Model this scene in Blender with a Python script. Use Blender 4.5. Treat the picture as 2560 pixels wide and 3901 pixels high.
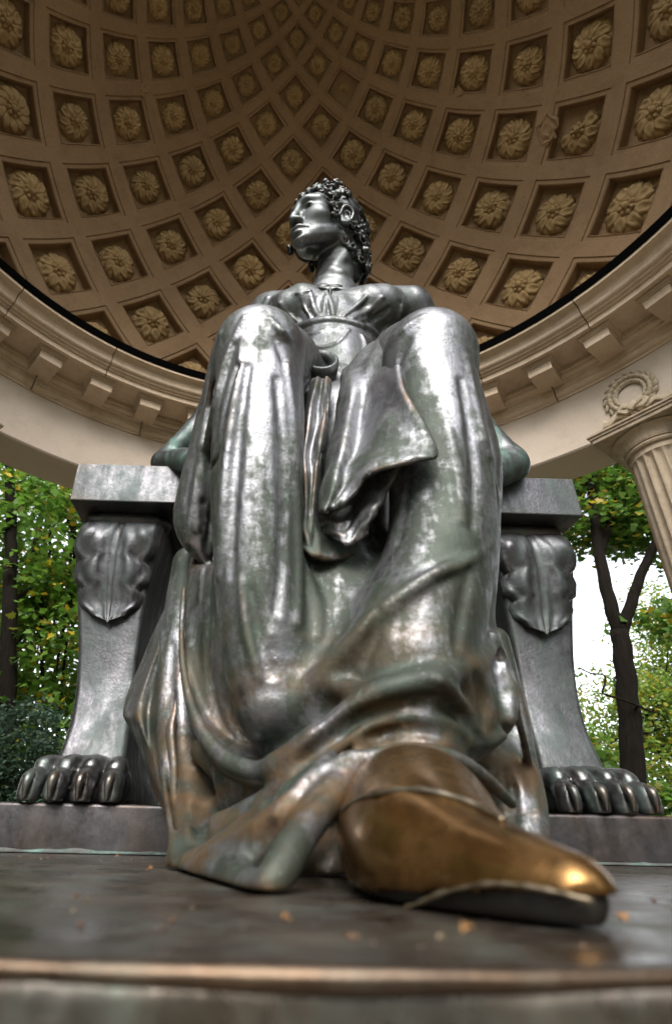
import bpy, bmesh, math, random
import numpy as np
from mathutils import Matrix, Vector

# ------------------------------------------------------------------ clear
for o in list(bpy.data.objects):
    bpy.data.objects.remove(o, do_unlink=True)
scene = bpy.context.scene
COL = scene.collection
R = math.radians
random.seed(7)
rng = np.random.default_rng(7)

# ------------------------------------------------------------------ camera
cd = bpy.data.cameras.new('camera')
cam = bpy.data.objects.new('camera', cd)
COL.objects.link(cam)
cr = Vector((0.9998, -0.0104, 0.0192)); cu = Vector((-0.0218, -0.4773, 0.8785)); cf = Vector((0.0, 0.8787, 0.4774))
mw = Matrix.Identity(4)
for i in range(3):
    mw[i][0], mw[i][1], mw[i][2] = cr[i], cu[i], -cf[i]
mw[0][3], mw[1][3], mw[2][3] = -0.1807, -1.6441, 0.043
cam.matrix_world = mw
cd.sensor_fit = 'HORIZONTAL'
cd.sensor_width = 36.0
cd.lens = 29.75
cd.shift_x = 0.0924
cd.shift_y = 0.0331
cd.clip_start = 0.02
cd.clip_end = 600
cd.dof.use_dof = True
cd.dof.focus_distance = 2.1
cd.dof.aperture_fstop = 6.0
scene.camera = cam

# ------------------------------------------------------------------ sky, sun, exposure
SUN_EL, SUN_AZ = R(46), R(186)          # azimuth measured from +Y towards +X
world = bpy.data.worlds.new('World')
scene.world = world
world.use_nodes = True
nt = world.node_tree
nt.nodes.clear()
sky = nt.nodes.new('ShaderNodeTexSky')
sky.sky_type = 'NISHITA'
sky.sun_disc = False
sky.sun_elevation = SUN_EL
sky.sun_rotation = SUN_AZ
sky.air_density = 1.0
sky.dust_density = 1.5
hs = nt.nodes.new('ShaderNodeHueSaturation')
hs.inputs['Saturation'].default_value = 0.22
hs.inputs['Value'].default_value = 1.0
bg = nt.nodes.new('ShaderNodeBackground')
bg.inputs['Strength'].default_value = 0.15
wo = nt.nodes.new('ShaderNodeOutputWorld')
nt.links.new(sky.outputs[0], hs.inputs['Color'])
nt.links.new(hs.outputs[0], bg.inputs['Color'])
nt.links.new(bg.outputs[0], wo.inputs['Surface'])
sl = bpy.data.lights.new('sun', 'SUN')
sl.energy = 1.2
sl.angle = R(40)
sl.color = (1.0, 0.96, 0.9)
so = bpy.data.objects.new('sun', sl)
COL.objects.link(so)
sd = Vector((math.sin(SUN_AZ)*math.cos(SUN_EL), math.cos(SUN_AZ)*math.cos(SUN_EL), math.sin(SUN_EL)))
so.rotation_euler = (-sd).to_track_quat('-Z', 'Y').to_euler()
so.location = (0, -12, 14)
scene.view_settings.view_transform = 'Standard'
scene.view_settings.look = 'None'
scene.view_settings.gamma = 1.0
scene.view_settings.use_curve_mapping = False
scene.view_settings.exposure = 2.05

# ------------------------------------------------------------------ helpers
def tag(o, label=None, cat=None, group=None, kind=None):
    if label: o['label'] = label
    if cat: o['category'] = cat
    if group: o['group'] = group
    if kind: o['kind'] = kind
    return o

def link(o, parent=None):
    COL.objects.link(o)
    if parent is not None:
        o.parent = parent
    return o

def empty(name, loc=(0, 0, 0), rz=0.0, parent=None):
    o = bpy.data.objects.new(name, None)
    o.empty_display_size = 0.2
    o.location = loc
    o.rotation_euler = (0, 0, rz)
    return link(o, parent)

def meshdata(name, verts, faces, mat, smooth=True):
    me = bpy.data.meshes.new(name)
    me.from_pydata([tuple(map(float, v)) for v in verts], [], [tuple(map(int, f)) for f in faces])
    me.materials.append(mat)
    if smooth:
        me.polygons.foreach_set('use_smooth', np.ones(len(me.polygons), dtype=bool))
    me.update()
    return me

def fastmesh(name, V, Q, mat, smooth=True):
    """V (n,3) float array, Q (m,4) quads"""
    V = np.ascontiguousarray(V, dtype=np.float32); Q = np.ascontiguousarray(Q, dtype=np.int32)
    me = bpy.data.meshes.new(name)
    me.vertices.add(len(V)); me.vertices.foreach_set('co', V.ravel())
    k = Q.shape[1]
    me.loops.add(len(Q)*k); me.loops.foreach_set('vertex_index', Q.ravel())
    me.polygons.add(len(Q))
    me.polygons.foreach_set('loop_start', np.arange(0, len(Q)*k, k, dtype=np.int32))
    me.polygons.foreach_set('loop_total', np.full(len(Q), k, dtype=np.int32))
    if smooth:
        me.polygons.foreach_set('use_smooth', np.ones(len(Q), dtype=bool))
    me.materials.append(mat)
    me.update(calc_edges=True)
    me.validate()
    return me

def obj(name, me, parent=None, loc=None, rz=None):
    o = bpy.data.objects.new(name, me)
    if loc is not None: o.location = loc
    if rz is not None: o.rotation_euler = (0, 0, rz)
    return link(o, parent)

def from_bm(name, bm, mat, parent=None, smooth=False):
    me = bpy.data.meshes.new(name)
    bm.normal_update()
    bm.to_mesh(me); bm.free()
    me.materials.append(mat)
    if smooth:
        me.polygons.foreach_set('use_smooth', np.ones(len(me.polygons), dtype=bool))
    me.update()
    return obj(name, me, parent)

def grid_faces(nu, nv, wrap=False):
    f = []
    for i in range(nu-1):
        for j in range(nv if wrap else nv-1):
            j2 = (j+1) % nv
            f.append((i*nv+j, i*nv+j2, (i+1)*nv+j2, (i+1)*nv+j))
    return f

def lathe_arc(prof, a0, a1, n, closed=False, cx=0.0, cy=0.0):
    """sweep the closed polygon prof [(r,z)] about the axis from azimuth a0 to a1 (az from +Y to +X), capped"""
    V = []; m = len(prof)
    full = abs(a1-a0) >= 2*math.pi-1e-6
    na = n if full else n+1
    for i in range(na):
        a = a0+(a1-a0)*i/n
        s, c = math.sin(a), math.cos(a)
        for r_, z_ in prof:
            V.append((cx+r_*s, cy+r_*c, z_))
    F = []
    for i in range(n):
        i2 = (i+1) % na
        for j in range(m):
            j2 = (j+1) % m
            F.append((i*m+j, i*m+j2, i2*m+j2, i2*m+j))
    if not full:
        F.append(tuple(range(m))[::-1])
        F.append(tuple((na-1)*m+j for j in range(m)))
    return V, F

def box_bm(bm, x0, x1, y0, y1, z0, z1, bev=0.0, seg=2):
    r_ = bmesh.ops.create_cube(bm, size=1.0)
    vs = r_['verts']
    for v in vs:
        v.co = Vector(((x0+x1)/2+v.co.x*(x1-x0), (y0+y1)/2+v.co.y*(y1-y0), (z0+z1)/2+v.co.z*(z1-z0)))
    if bev > 0:
        es = list({e for v in vs for e in v.link_edges})
        bmesh.ops.bevel(bm, geom=es, offset=bev, segments=seg, profile=0.6, affect='EDGES')

def catmull(P, sub):
    P = np.asarray(P, float)
    if len(P) < 3 or sub < 2:
        return P
    Q = np.vstack([2*P[0]-P[1], P, 2*P[-1]-P[-2]])
    out = []
    t = np.arange(sub)/sub
    for i in range(1, len(Q)-2):
        a, b, c, d = Q[i-1], Q[i], Q[i+1], Q[i+2]
        for s in t:
            out.append(0.5*((2*b)+(-a+c)*s+(2*a-5*b+4*c-d)*s*s+(-a+3*b-3*c+d)*s**3))
    out.append(P[-1])
    return np.array(out)

def tube(path, radii, n=8, twist=0.0):
    P = np.asarray(path, float)
    V = []; prev = None
    for i in range(len(P)):
        t = P[min(i+1, len(P)-1)]-P[max(i-1, 0)]
        t = t/(np.linalg.norm(t)+1e-9)
        if prev is None:
            a = np.array([0, 0, 1.0]) if abs(t[2]) < .9 else np.array([1.0, 0, 0])
            u = np.cross(t, a)
        else:
            u = prev-t*np.dot(prev, t)
        u /= np.linalg.norm(u)+1e-9
        prev = u
        w = np.cross(t, u)
        for j in range(n):
            a = 2*math.pi*j/n+twist*i
            V.append(P[i]+radii[i]*(u*math.cos(a)+w*math.sin(a)))
    F = grid_faces(len(P), n, True)
    F.append(tuple(range(n))[::-1]); F.append(tuple((len(P)-1)*n+j for j in range(n)))
    return V, F

# ------------------------------------------------------------------ materials
class NB:
    """small node-building helper"""
    def __init__(self, name):
        self.m = bpy.data.materials.new(name)
        self.m.use_nodes = True
        self.t = self.m.node_tree
        self.t.nodes.clear()
        self.out = self.t.nodes.new('ShaderNodeOutputMaterial')
        self.p = self.t.nodes.new('ShaderNodeBsdfPrincipled')
        self.t.links.new(self.p.outputs[0], self.out.inputs['Surface'])
        self.tc = self.t.nodes.new('ShaderNodeTexCoord')
    def n(self, kind, **kw):
        nd = self.t.nodes.new(kind)
        for k_, v in kw.items():
            setattr(nd, k_, v)
        return nd
    def L(self, a, b):
        self.t.links.new(a, b)
    def noise(self, scale, detail=4, rough=.55, coord='Object', stretch=None, dist=0.0):
        nd = self.n('ShaderNodeTexNoise')
        nd.inputs['Scale'].default_value = scale
        nd.inputs['Detail'].default_value = detail
        nd.inputs['Roughness'].default_value = rough
        nd.inputs['Distortion'].default_value = dist
        src = self.geo() if coord == 'World' else self.tc.outputs[coord]
        if stretch:
            mp = self.n('ShaderNodeMapping')
            mp.inputs['Scale'].default_value = stretch
            self.L(src, mp.inputs[0]); src = mp.outputs[0]
        self.L(src, nd.inputs['Vector'])
        return nd.outputs['Fac']
    def geo(self):
        if not hasattr(self, '_g'):
            self._g = self.n('ShaderNodeNewGeometry')
        return self._g.outputs['Position']
    def ramp(self, fac, stops):
        nd = self.n('ShaderNodeValToRGB')
        e = nd.color_ramp.elements
        while len(e) < len(stops): e.new(0.5)
        for el, (pos, c) in zip(e, stops):
            el.position = pos
            el.color = (c, c, c, 1) if isinstance(c, (int, float)) else (*c, 1)
        self.L(fac, nd.inputs[0])
        return nd.outputs[0]
    def mix(self, fac, a, b, mode='MIX'):
        nd = self.n('ShaderNodeMix', data_type='RGBA', blend_type=mode)
        for sock, v in ((nd.inputs[0], fac), (nd.inputs[6], a), (nd.inputs[7], b)):
            if isinstance(v, (int, float)): sock.default_value = v if sock.type == 'VALUE' else (v, v, v, 1)
            elif isinstance(v, tuple): sock.default_value = (*v, 1)
            else: self.L(v, sock)
        return nd.outputs[2]
    def math(self, op, a, b=0.0):
        nd = self.n('ShaderNodeMath', operation=op)
        for sock, v in ((nd.inputs[0], a), (nd.inputs[1], b)):
            if isinstance(v, (int, float)): sock.default_value = v
            else: self.L(v, sock)
        return nd.outputs[0]
    def bump(self, h, strength, dist=0.02, prev=None):
        nd = self.n('ShaderNodeBump')
        nd.inputs['Strength'].default_value = strength
        nd.inputs['Distance'].default_value = dist
        self.L(h, nd.inputs['Height'])
        if prev is not None: self.L(prev, nd.inputs['Normal'])
        return nd.outputs[0]
    def set(self, **kw):
        for k_, v in kw.items():
            s = self.p.inputs[k_.replace('_', ' ')]
            if isinstance(v, (int, float)): s.default_value = v
            elif isinstance(v, tuple): s.default_value = (*v, 1) if len(v) == 3 else v
            else: self.L(v, s)
        return self.m

def stone(name, c1, c2, c3, grain=60, rough=.9, streak=0.0, bump=.25):
    b = NB(name)
    big = b.ramp(b.noise(1.6, 5, coord='World'), [(.3, 0.0), (.72, 1.0)])
    col = b.mix(big, c1, c2)
    sp = b.ramp(b.noise(6, 6, .7, coord='World'), [(.5, 0.0), (.78, 1.0)])
    col = b.mix(b.math('MULTIPLY', sp, .6), col, c3)
    fine = b.noise(grain, 3, .6, coord='World')
    col = b.mix(.35, col, b.ramp(fine, [(.25, .25), (.75, .75)]), 'SOFT_LIGHT')
    if streak:
        st = b.ramp(b.noise(3.0, 5, .65, coord='World', stretch=(5, 5, .35)), [(.48, 0.0), (.75, 1.0)])
        col = b.mix(b.math('MULTIPLY', st, streak), col, c3)
    # broad damp stains, and each loose carving weathered a little differently
    dm = b.ramp(b.noise(1.1, 6, .62, coord='World', dist=.8), [(.52, 0.0), (.70, 1.0)])
    col = b.mix(b.math('MULTIPLY', dm, .28), col, c3)
    oi = b.n('ShaderNodeObjectInfo')
    rv = b.ramp(oi.outputs['Random'], [(0.0, .84), (1.0, 1.04)])
    col = b.mix(1.0, col, rv, 'MULTIPLY')
    nrm = b.bump(fine, bump, .004, b.bump(b.noise(9, 5, .6, coord='World'), bump, .012))
    return b.set(Base_Color=col, Roughness=rough, Normal=nrm)

M_STUCCO = stone('stucco_brown', (.335, .208, .105), (.27, .165, .082), (.17, .10, .047), grain=45, bump=.18)
M_ROSE = stone('rosette_ochre', (.40, .262, .115), (.335, .215, .09), (.21, .13, .052), grain=40, bump=.2)
M_STONE = stone('cornice_sandstone', (.55, .43, .31), (.49, .375, .265), (.34, .245, .165), grain=90, streak=.35)
M_FRIEZE = stone('frieze_sandstone', (.58, .485, .39), (.54, .445, .355), (.44, .35, .265), grain=110)
M_COLUMN = stone('column_sandstone', (.43, .34, .24), (.34, .265, .185), (.16, .12, .08), grain=70, streak=.7)
M_WREATH = stone('wreath_sandstone', (.48, .40, .29), (.42, .34, .235), (.30, .225, .14), grain=60)
M_FLOOR = stone('floor_stone', (.20, .17, .135), (.17, .145, .115), (.12, .10, .085), grain=30)
b = NB('black_netting'); M_BLACK = b.set(Base_Color=(.002, .002, .002), Roughness=1.0, Specular_IOR_Level=0.0)  # even matte black for the strip above the cornice

def bronze(name, base, alt, green, brown, g_amt=.5, b_amt=.3, rlo=.28, rhi=.42, metal=.95, zbrown=None, bumpy=1.0, fine=.30, soft=.08, gmet=.42):
    b = NB(name)
    n1 = b.ramp(b.noise(5.0, 6, .6, coord='World'), [(.35, 0.0), (.68, 1.0)])
    col = b.mix(n1, base, alt)
    # fine scratches and pits darken the bare metal a little
    sc = b.ramp(b.noise(75, 7, .7, coord='World'), [(.38, .75), (.56, 1.0)])
    col = b.mix(1.0, col, sc, 'MULTIPLY')
    # dull green patina: broad vertical runs broken up by fine mottling
    low = b.noise(4.6, 4, .6, coord='World', stretch=(3.4, 3.4, .62), dist=.4)
    high = b.noise(30, 8, .72, coord='World')
    st = b.math('ADD', b.math('MULTIPLY', low, 1-fine), b.math('MULTIPLY', high, fine))
    if zbrown:      # splash zone: the lower drapery is duller and greener
        sz = b.n('ShaderNodeSeparateXYZ'); b.L(b.geo(), sz.inputs[0])
        zw = b.n('ShaderNodeMapRange'); zw.inputs[1].default_value = .15; zw.inputs[2].default_value = 1.05
        zw.inputs[3].default_value = .06; zw.inputs[4].default_value = -.05
        b.L(sz.outputs[2], zw.inputs[0])
        st = b.math('ADD', st, zw.outputs[0])
    st = b.ramp(st, [(.50-soft, 0.0), (.50+soft, 1.0)])
    gm = b.math('MULTIPLY', st, g_amt)
    gvar = b.ramp(b.noise(15, 6, .65, coord='World'), [(.38, 0.0), (.66, 1.0)])
    gcol = b.mix(gvar, green, tuple(min(1.0, c*2.1) for c in green))
    col = b.mix(gm, col, gcol)
    # pale verdigris specks
    sp = b.ramp(b.noise(85, 5, .7, coord='World'), [(.60, 0.0), (.70, 1.0)])
    spm = b.math('MULTIPLY', sp, b.math('ADD', b.math('MULTIPLY', gm, .32), .03))
    col = b.mix(spm, col, (.20, .28, .24))
    # rubbed crests show brown metal
    g = b.n('ShaderNodeNewGeometry')
    pt = b.ramp(g.outputs['Pointiness'], [(.515, 0.0), (.56, 1.0)])
    wn = b.ramp(b.noise(9, 5, .6, coord='World'), [(.38, 0.0), (.62, 1.0)])
    bm_ = b.math('MULTIPLY', b.math('MULTIPLY', pt, wn), b_amt)
    if zbrown:
        sep = b.n('ShaderNodeSeparateXYZ'); b.L(b.geo(), sep.inputs[0])
        zr = b.n('ShaderNodeMapRange'); zr.inputs[1].default_value = zbrown[0]; zr.inputs[2].default_value = zbrown[1]
        zr.inputs[3].default_value = 1.0; zr.inputs[4].default_value = 0.0
        b.L(sep.outputs[2], zr.inputs[0])
        wn2 = b.ramp(b.noise(7, 6, .65, coord='World', stretch=(1, 1, 2)), [(.44, 0.0), (.60, 1.0)])
        bm_ = b.math('MAXIMUM', bm_, b.math('MULTIPLY', b.math('MULTIPLY', zr.outputs[0], wn2), .8))
    col = b.mix(bm_, col, brown)
    rn = b.noise(14, 5, .6, coord='World')
    rr = b.n('ShaderNodeMapRange'); rr.inputs[1].default_value = .3; rr.inputs[2].default_value = .7
    rr.inputs[3].default_value = rlo; rr.inputs[4].default_value = rhi
    b.L(rn, rr.inputs[0])
    rough = b.math('ADD', rr.outputs[0], b.math('ADD', b.math('MULTIPLY', b.math('ADD', gm, spm), .20), b.math('MULTIPLY', b.math('SUBTRACT', high, .5), .25)))
    met = b.math('SUBTRACT', metal, b.math('MULTIPLY', b.math('MAXIMUM', gm, spm), gmet))
    h1 = b.noise(18, 4, .55, coord='World'); h2 = b.noise(150, 4, .65, coord='World')
    h3 = b.noise(34, 4, .55, coord='World', stretch=(2.2, 2.2, .5))
    vor = b.n('ShaderNodeTexVoronoi'); vor.inputs['Scale'].default_value = 55; b.L(b.geo(), vor.inputs['Vector'])
    pit = b.ramp(vor.outputs['Distance'], [(.04, 0.0), (.12, 1.0)])
    n_ = b.bump(pit, .12*bumpy, .002, b.bump(h2, .16*bumpy, .0025, b.bump(h3, .12*bumpy, .003, b.bump(h1, .14*bumpy, .008))))
    return b.set(Base_Color=col, Metallic=met, Roughness=rough, Normal=n_)

M_BRONZE = bronze('bronze_gown', (.265, .265, .278), (.165, .165, .172), (.018, .0235, .0165), (.105, .057, .024), g_amt=.97, b_amt=.75, rlo=.34, rhi=.46, zbrown=(.10, .40), fine=.42, soft=.055, gmet=.55, bumpy=1.9)
M_BODICE = bronze('bronze_bodice', (.17, .17, .18), (.115, .115, .12), (.026, .033, .027), (.10, .06, .03), g_amt=.9, b_amt=.5, rlo=.33, rhi=.46, gmet=.55, fine=.4, bumpy=1.5)
M_SKIN = bronze('bronze_skin', (.19, .19, .20), (.13, .13, .136), (.042, .052, .045), (.09, .058, .03), g_amt=.6, b_amt=.3, rlo=.32, rhi=.44, bumpy=.6)
M_ARM = bronze('bronze_green_arm', (.15, .15, .155), (.10, .10, .10), (.05, .085, .072), (.09, .058, .03), g_amt=1.0, b_amt=.3, rlo=.32, rhi=.46)
M_HAIR = bronze('bronze_hair', (.07, .07, .07), (.04, .04, .04), (.03, .038, .034), (.15, .065, .025), g_amt=.5, b_amt=.25, rlo=.24, rhi=.42)
M_SHOE = bronze('bronze_rubbed_shoe', (.27, .142, .048), (.19, .10, .036), (.085, .05, .02), (.33, .18, .06), g_amt=.4, b_amt=.3, rlo=.17, rhi=.26, bumpy=.35, fine=.15, soft=.14, gmet=.3)
M_THRONE = bronze('bronze_throne', (.125, .122, .131), (.082, .08, .086), (.030, .038, .036), (.08, .05, .027), g_amt=.8, b_amt=.45, rlo=.34, rhi=.46, fine=.3, bumpy=1.6)
M_PAW = bronze('bronze_paw', (.16, .155, .155), (.11, .105, .105), (.04, .06, .055), (.11, .065, .03), g_amt=.7, b_amt=.45, rlo=.26, rhi=.38, bumpy=1.5)
M_PLINTH = bronze('bronze_plinth', (.15, .122, .105), (.095, .075, .062), (.05, .068, .062), (.15, .085, .042), g_amt=.65, b_amt=.5, rlo=.12, rhi=.46, fine=.2, soft=.12)
M_STEP = bronze('bronze_step', (.10, .098, .104), (.075, .070, .072), (.05, .047, .047), (.10, .06, .034), g_amt=.6, b_amt=.5, rlo=.3, rhi=.44, fine=.2, soft=.14)
M_EDGE = bronze('bronze_brown_edge', (.095, .064, .044), (.07, .046, .032), (.07, .065, .05), (.20, .12, .06), g_amt=.4, b_amt=.3, rlo=.3, rhi=.42)
M_SEAM = bronze('verdigris_crust', (.09, .09, .085), (.07, .065, .06), (.065, .105, .095), (.12, .08, .05), g_amt=.9, b_amt=.1, rlo=.6, rhi=.8, metal=.5)
M_SOLE = bronze('bronze_dark_sole', (.018, .016, .014), (.012, .011, .009), (.02, .02, .018), (.05, .03, .018), g_amt=.3, b_amt=.2, rlo=.5, rhi=.7, metal=.5)
M_RIM = bronze('bronze_worn_rim', (.20, .17, .13), (.14, .10, .06), (.09, .10, .08), (.20, .12, .05), g_amt=.7, b_amt=.3, rlo=.3, rhi=.5)

def leafmat(name, cols, trans=.45):
    b = NB(name)
    g = b.n('ShaderNodeNewGeometry')
    stops = [(i/len(cols), c) for i, c in enumerate(cols)]
    nd = b.n('ShaderNodeValToRGB'); nd.color_ramp.interpolation = 'CONSTANT'
    e = nd.color_ramp.elements
    while len(e) < len(stops): e.new(.5)
    for el, (pos, c) in zip(e, stops):
        el.position = pos; el.color = (*c, 1)
    b.L(g.outputs['Random Per Island'], nd.inputs[0])
    b.set(Base_Color=nd.outputs[0], Roughness=.55)
    tr = b.n('ShaderNodeBsdfTranslucent'); b.L(nd.outputs[0], tr.inputs[0])
    mx = b.n('ShaderNodeMixShader'); mx.inputs[0].default_value = trans
    b.L(b.p.outputs[0], mx.inputs[1]); b.L(tr.outputs[0], mx.inputs[2]); b.L(mx.outputs[0], b.out.inputs['Surface'])
    return b.m

G1, G2, G3, G4 = (.10, .20, .025), (.12, .24, .03), (.075, .16, .022), (.17, .28, .04)
YE, YO = (.42, .31, .02), (.30, .15, .015)
M_LEAF_A = leafmat('leaves_maple_green', [G1, G2, G3, G1, G2, G4, G3, G2, G1, G4, G3, G2, G1, (.16, .17, .02), YE])
M_LEAF_B = leafmat('leaves_pale_yellow_green', [(.15, .23, .03), (.12, .20, .025), (.18, .24, .032), (.10, .18, .025), (.20, .23, .03), (.13, .22, .03), (.30, .23, .02), (.09, .16, .02)], .5)
M_LEAF_C = leafmat('leaves_bush_blue_green', [(.05, .095, .055), (.065, .115, .07), (.04, .08, .045), (.075, .12, .075)], .3)
M_LEAF_D = leafmat('leaves_dark_green', [(.065, .14, .02), (.085, .175, .024), (.10, .20, .028), (.06, .125, .02), (.13, .22, .03), (.32, .25, .02)], .5)
M_FALLEN = leafmat('fallen_leaf_orange', [(.26, .11, .03), (.30, .15, .05), (.22, .075, .02)], .2)

M_LITTER = leafmat('leaf_crumbs', [(.06, .03, .014), (.09, .05, .025), (.04, .024, .014), (.12, .09, .055), (.07, .03, .012)], .05)
b = NB('bark')
bn = b.noise(7, 6, .65, coord='World', stretch=(3, 3, .5))
M_BARK = b.set(Base_Color=b.ramp(bn, [(.3, (.005, .004, .003)), (.7, (.013, .010, .0075))]), Roughness=1.0, Specular_IOR_Level=.1, Normal=b.bump(bn, .8, .04))
b = NB('ground')
gn = b.noise(1.2, 6, .6, coord='World'); gf = b.noise(40, 4, .7, coord='World')
M_GROUND = b.set(Base_Color=b.mix(b.ramp(gn, [(.35, 0.0), (.65, 1.0)]), (.06, .10, .025), (.10, .10, .045)), Roughness=1.0, Normal=b.bump(gf, .8, .05))
b = NB('gravel')
gn = b.noise(.8, 5, .6, coord='World'); gf = b.noise(55, 3, .7, coord='World')
M_GRAVEL = b.set(Base_Color=b.mix(b.ramp(gn, [(.35, 0.0), (.65, 1.0)]), (.30, .255, .20), (.25, .21, .165)), Roughness=1.0, Normal=b.bump(gf, .8, .03))

# ------------------------------------------------------------------ ground and floor
FLOOR_Z, GROUND_Z = -1.15, -1.62
V = []; F = []
ring = [4.0, 7, 12, 20, 35, 60, 110, 220, 420]
V.append((0, 0, GROUND_Z))
for i, rr in enumerate(ring):
    for j in range(48):
        a = 2*math.pi*j/48
        V.append((rr*math.cos(a), rr*math.sin(a), GROUND_Z+(0.0 if rr < 8 else .25*math.sin(3*a+i)*min(1, max(0, rr-25)/40))))
for j in range(48):
    F.append((0, 1+j, 1+(j+1) % 48))
for i in range(len(ring)-1):
    for j in range(48):
        F.append((1+i*48+j, 1+(i+1)*48+j, 1+(i+1)*48+(j+1) % 48, 1+i*48+(j+1) % 48))
tag(obj('ground', meshdata('ground', V, F, M_GROUND)), kind='structure')
V = [(0, 0, GROUND_Z+.03)]+[((7.6+.3*math.sin(5*a))*math.cos(a), (7.4+.3*math.cos(4*a))*math.sin(a)-.8, GROUND_Z+.03) for a in np.linspace(0, 2*math.pi, 64, endpoint=False)]
tag(obj('path', meshdata('path', V, [(0, 1+j, 1+(j+1) % 64) for j in range(64)], M_GRAVEL, False)), kind='structure')  # unseen gravel, added to bounce neutral light up into the dome
prof = [(0.0, FLOOR_Z-.02), (4.75, FLOOR_Z-.02), (4.75, FLOOR_Z-.17), (5.1, FLOOR_Z-.17), (5.1, FLOOR_Z-.32), (5.45, FLOOR_Z-.32), (5.45, GROUND_Z-.05), (0.0, GROUND_Z-.05)]
V, F = lathe_arc(prof, 0, 2*math.pi, 96)
tag(obj('pavement', meshdata('pavement', V, F, M_FLOOR, False)), kind='structure')
pav = bpy.data.objects['pavement']
# ring paving slabs of the floor
for i, (r0, r1, n) in enumerate(((1.9, 2.8, 16), (2.8, 3.75, 20), (3.75, 4.74, 24))):
    for j in range(n):
        a0 = 2*math.pi*j/n+.002*(3-i)+i*.05; a1 = 2*math.pi*(j+1)/n-.002*(3-i)+i*.05
        dz = rng.uniform(-.002, .002)
        V, F = lathe_arc([(r0+.005, FLOOR_Z+dz), (r1-.005, FLOOR_Z+dz), (r1-.005, FLOOR_Z-.019), (r0+.005, FLOOR_Z-.019)], a0, a1, 4)
        obj('paving_slab', meshdata('paving_slab', V, F, M_FLOOR, False), pav)

# ------------------------------------------------------------------ rotunda
ZC, RD, NL = 5.2684, 4.0, 20
PSI0, AZ0 = -0.9766, -0.01467
rot = empty('rotunda', (0, 0, FLOOR_Z))
rot['label'] = 'open sandstone rotunda with coffered brown dome, bracketed cornice and fluted columns'
rot['category'] = 'pavilion'
def rpart(name, me):
    o = obj(name, me, rot, (0, 0, -FLOOR_Z))
    return o

def dome_pt(k, m, off):
    th = 2*math.atan(math.exp(PSI0-k*math.pi/NL)); az = AZ0+m*math.pi/NL
    r_ = RD+off
    return (r_*math.sin(th)*math.sin(az), r_*math.sin(th)*math.cos(az), ZC+r_*math.cos(th))

def cell_size(k):
    th = 2*math.atan(math.exp(PSI0-k*math.pi/NL))
    return RD*math.sin(th)*math.pi/NL*math.sqrt(2)

# dome shell: every coffer is a square of the loxodrome lattice, stepped back in real depth
OPEN = R(122)                 # the dome is a shell open towards the front
KMIN, KMAX = -7, 12
V = []; F = []
steps = [(.5, 0, 6), (.402, 0, 6), (.394, .016, 6), (.345, .016, 6), (.338, .004, 6), (.326, .02, 6), (.318, .165, 6), (.16, .167, 6)]
cells = []
for k in range(KMIN, KMAX+1):
    for m in range(-13, 14):
        if (m-k) % 2: continue
        cells.append((k, m))
        cs = cell_size(k)
        base = len(V); nseg = 6
        wob = [random.uniform(-.004, .004) for _ in range(4)]
        for si, (h, d, _) in enumerate(steps):
            pts = []
            for side in range(4):
                for q in range(nseg):
                    t = -1+2*q/nseg
                    s_, t_ = ((t, -1), (1, t), (-t, 1), (-1, -t))[side]
                    jit = 0 if si == 0 else wob[side]
                    pts.append((s_*h+jit, t_*h+wob[(side+1) % 4]*(0 if si == 0 else 1)))
            for (s_, t_) in pts:
                V.append(dome_pt(k+s_+t_, m+s_-t_, d*cs))
        V.append(dome_pt(k, m, .167*cs))
        n4 = 4*nseg
        for si in range(len(steps)-1):
            for q in range(n4):
                q2 = (q+1) % n4
                F.append((base+si*n4+q, base+si*n4+q2, base+(si+1)*n4+q2, base+(si+1)*n4+q))
        cc = len(V)-1
        for q in range(n4):
            F.append((base+(len(steps)-1)*n4+q, base+(len(steps)-1)*n4+(q+1) % n4, cc))
me = meshdata('dome', V, F, M_STUCCO, False)
dome = rpart('dome', me)
# crown disc closing the apex and outer shell of the roof
prof = [(0.0, ZC+RD+.02)] + [((RD+.02)*math.sin(R(t)), ZC+(RD+.02)*math.cos(R(t))) for t in (2, 4, 6, 8)] + [((RD+.3)*math.sin(R(t)), ZC+(RD+.3)*math.cos(R(t))) for t in (8, 4)] + [(0.0, ZC+RD+.3)]
V, F = lathe_arc(prof, -OPEN, OPEN, 40)
rpart('dome_crown', meshdata('dome_crown', V, F, M_STUCCO))
prof = [((RD+.42)*math.sin(R(t)), ZC+(RD+.42)*math.cos(R(t))) for t in range(4, 93, 4)] + [(4.5, ZC-.95), (4.8, ZC-1.0), (4.8, ZC-1.15), (4.46, ZC-1.2), (4.2, ZC-1.2), (4.2, ZC-.6)] + [((RD+.34)*math.sin(R(t)), ZC+(RD+.34)*math.cos(R(t))) for t in range(88, 3, -6)]
V, F = lathe_arc(prof, -OPEN, OPEN, 60)
rpart('roof', meshdata('roof', V, F, M_STONE))

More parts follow.
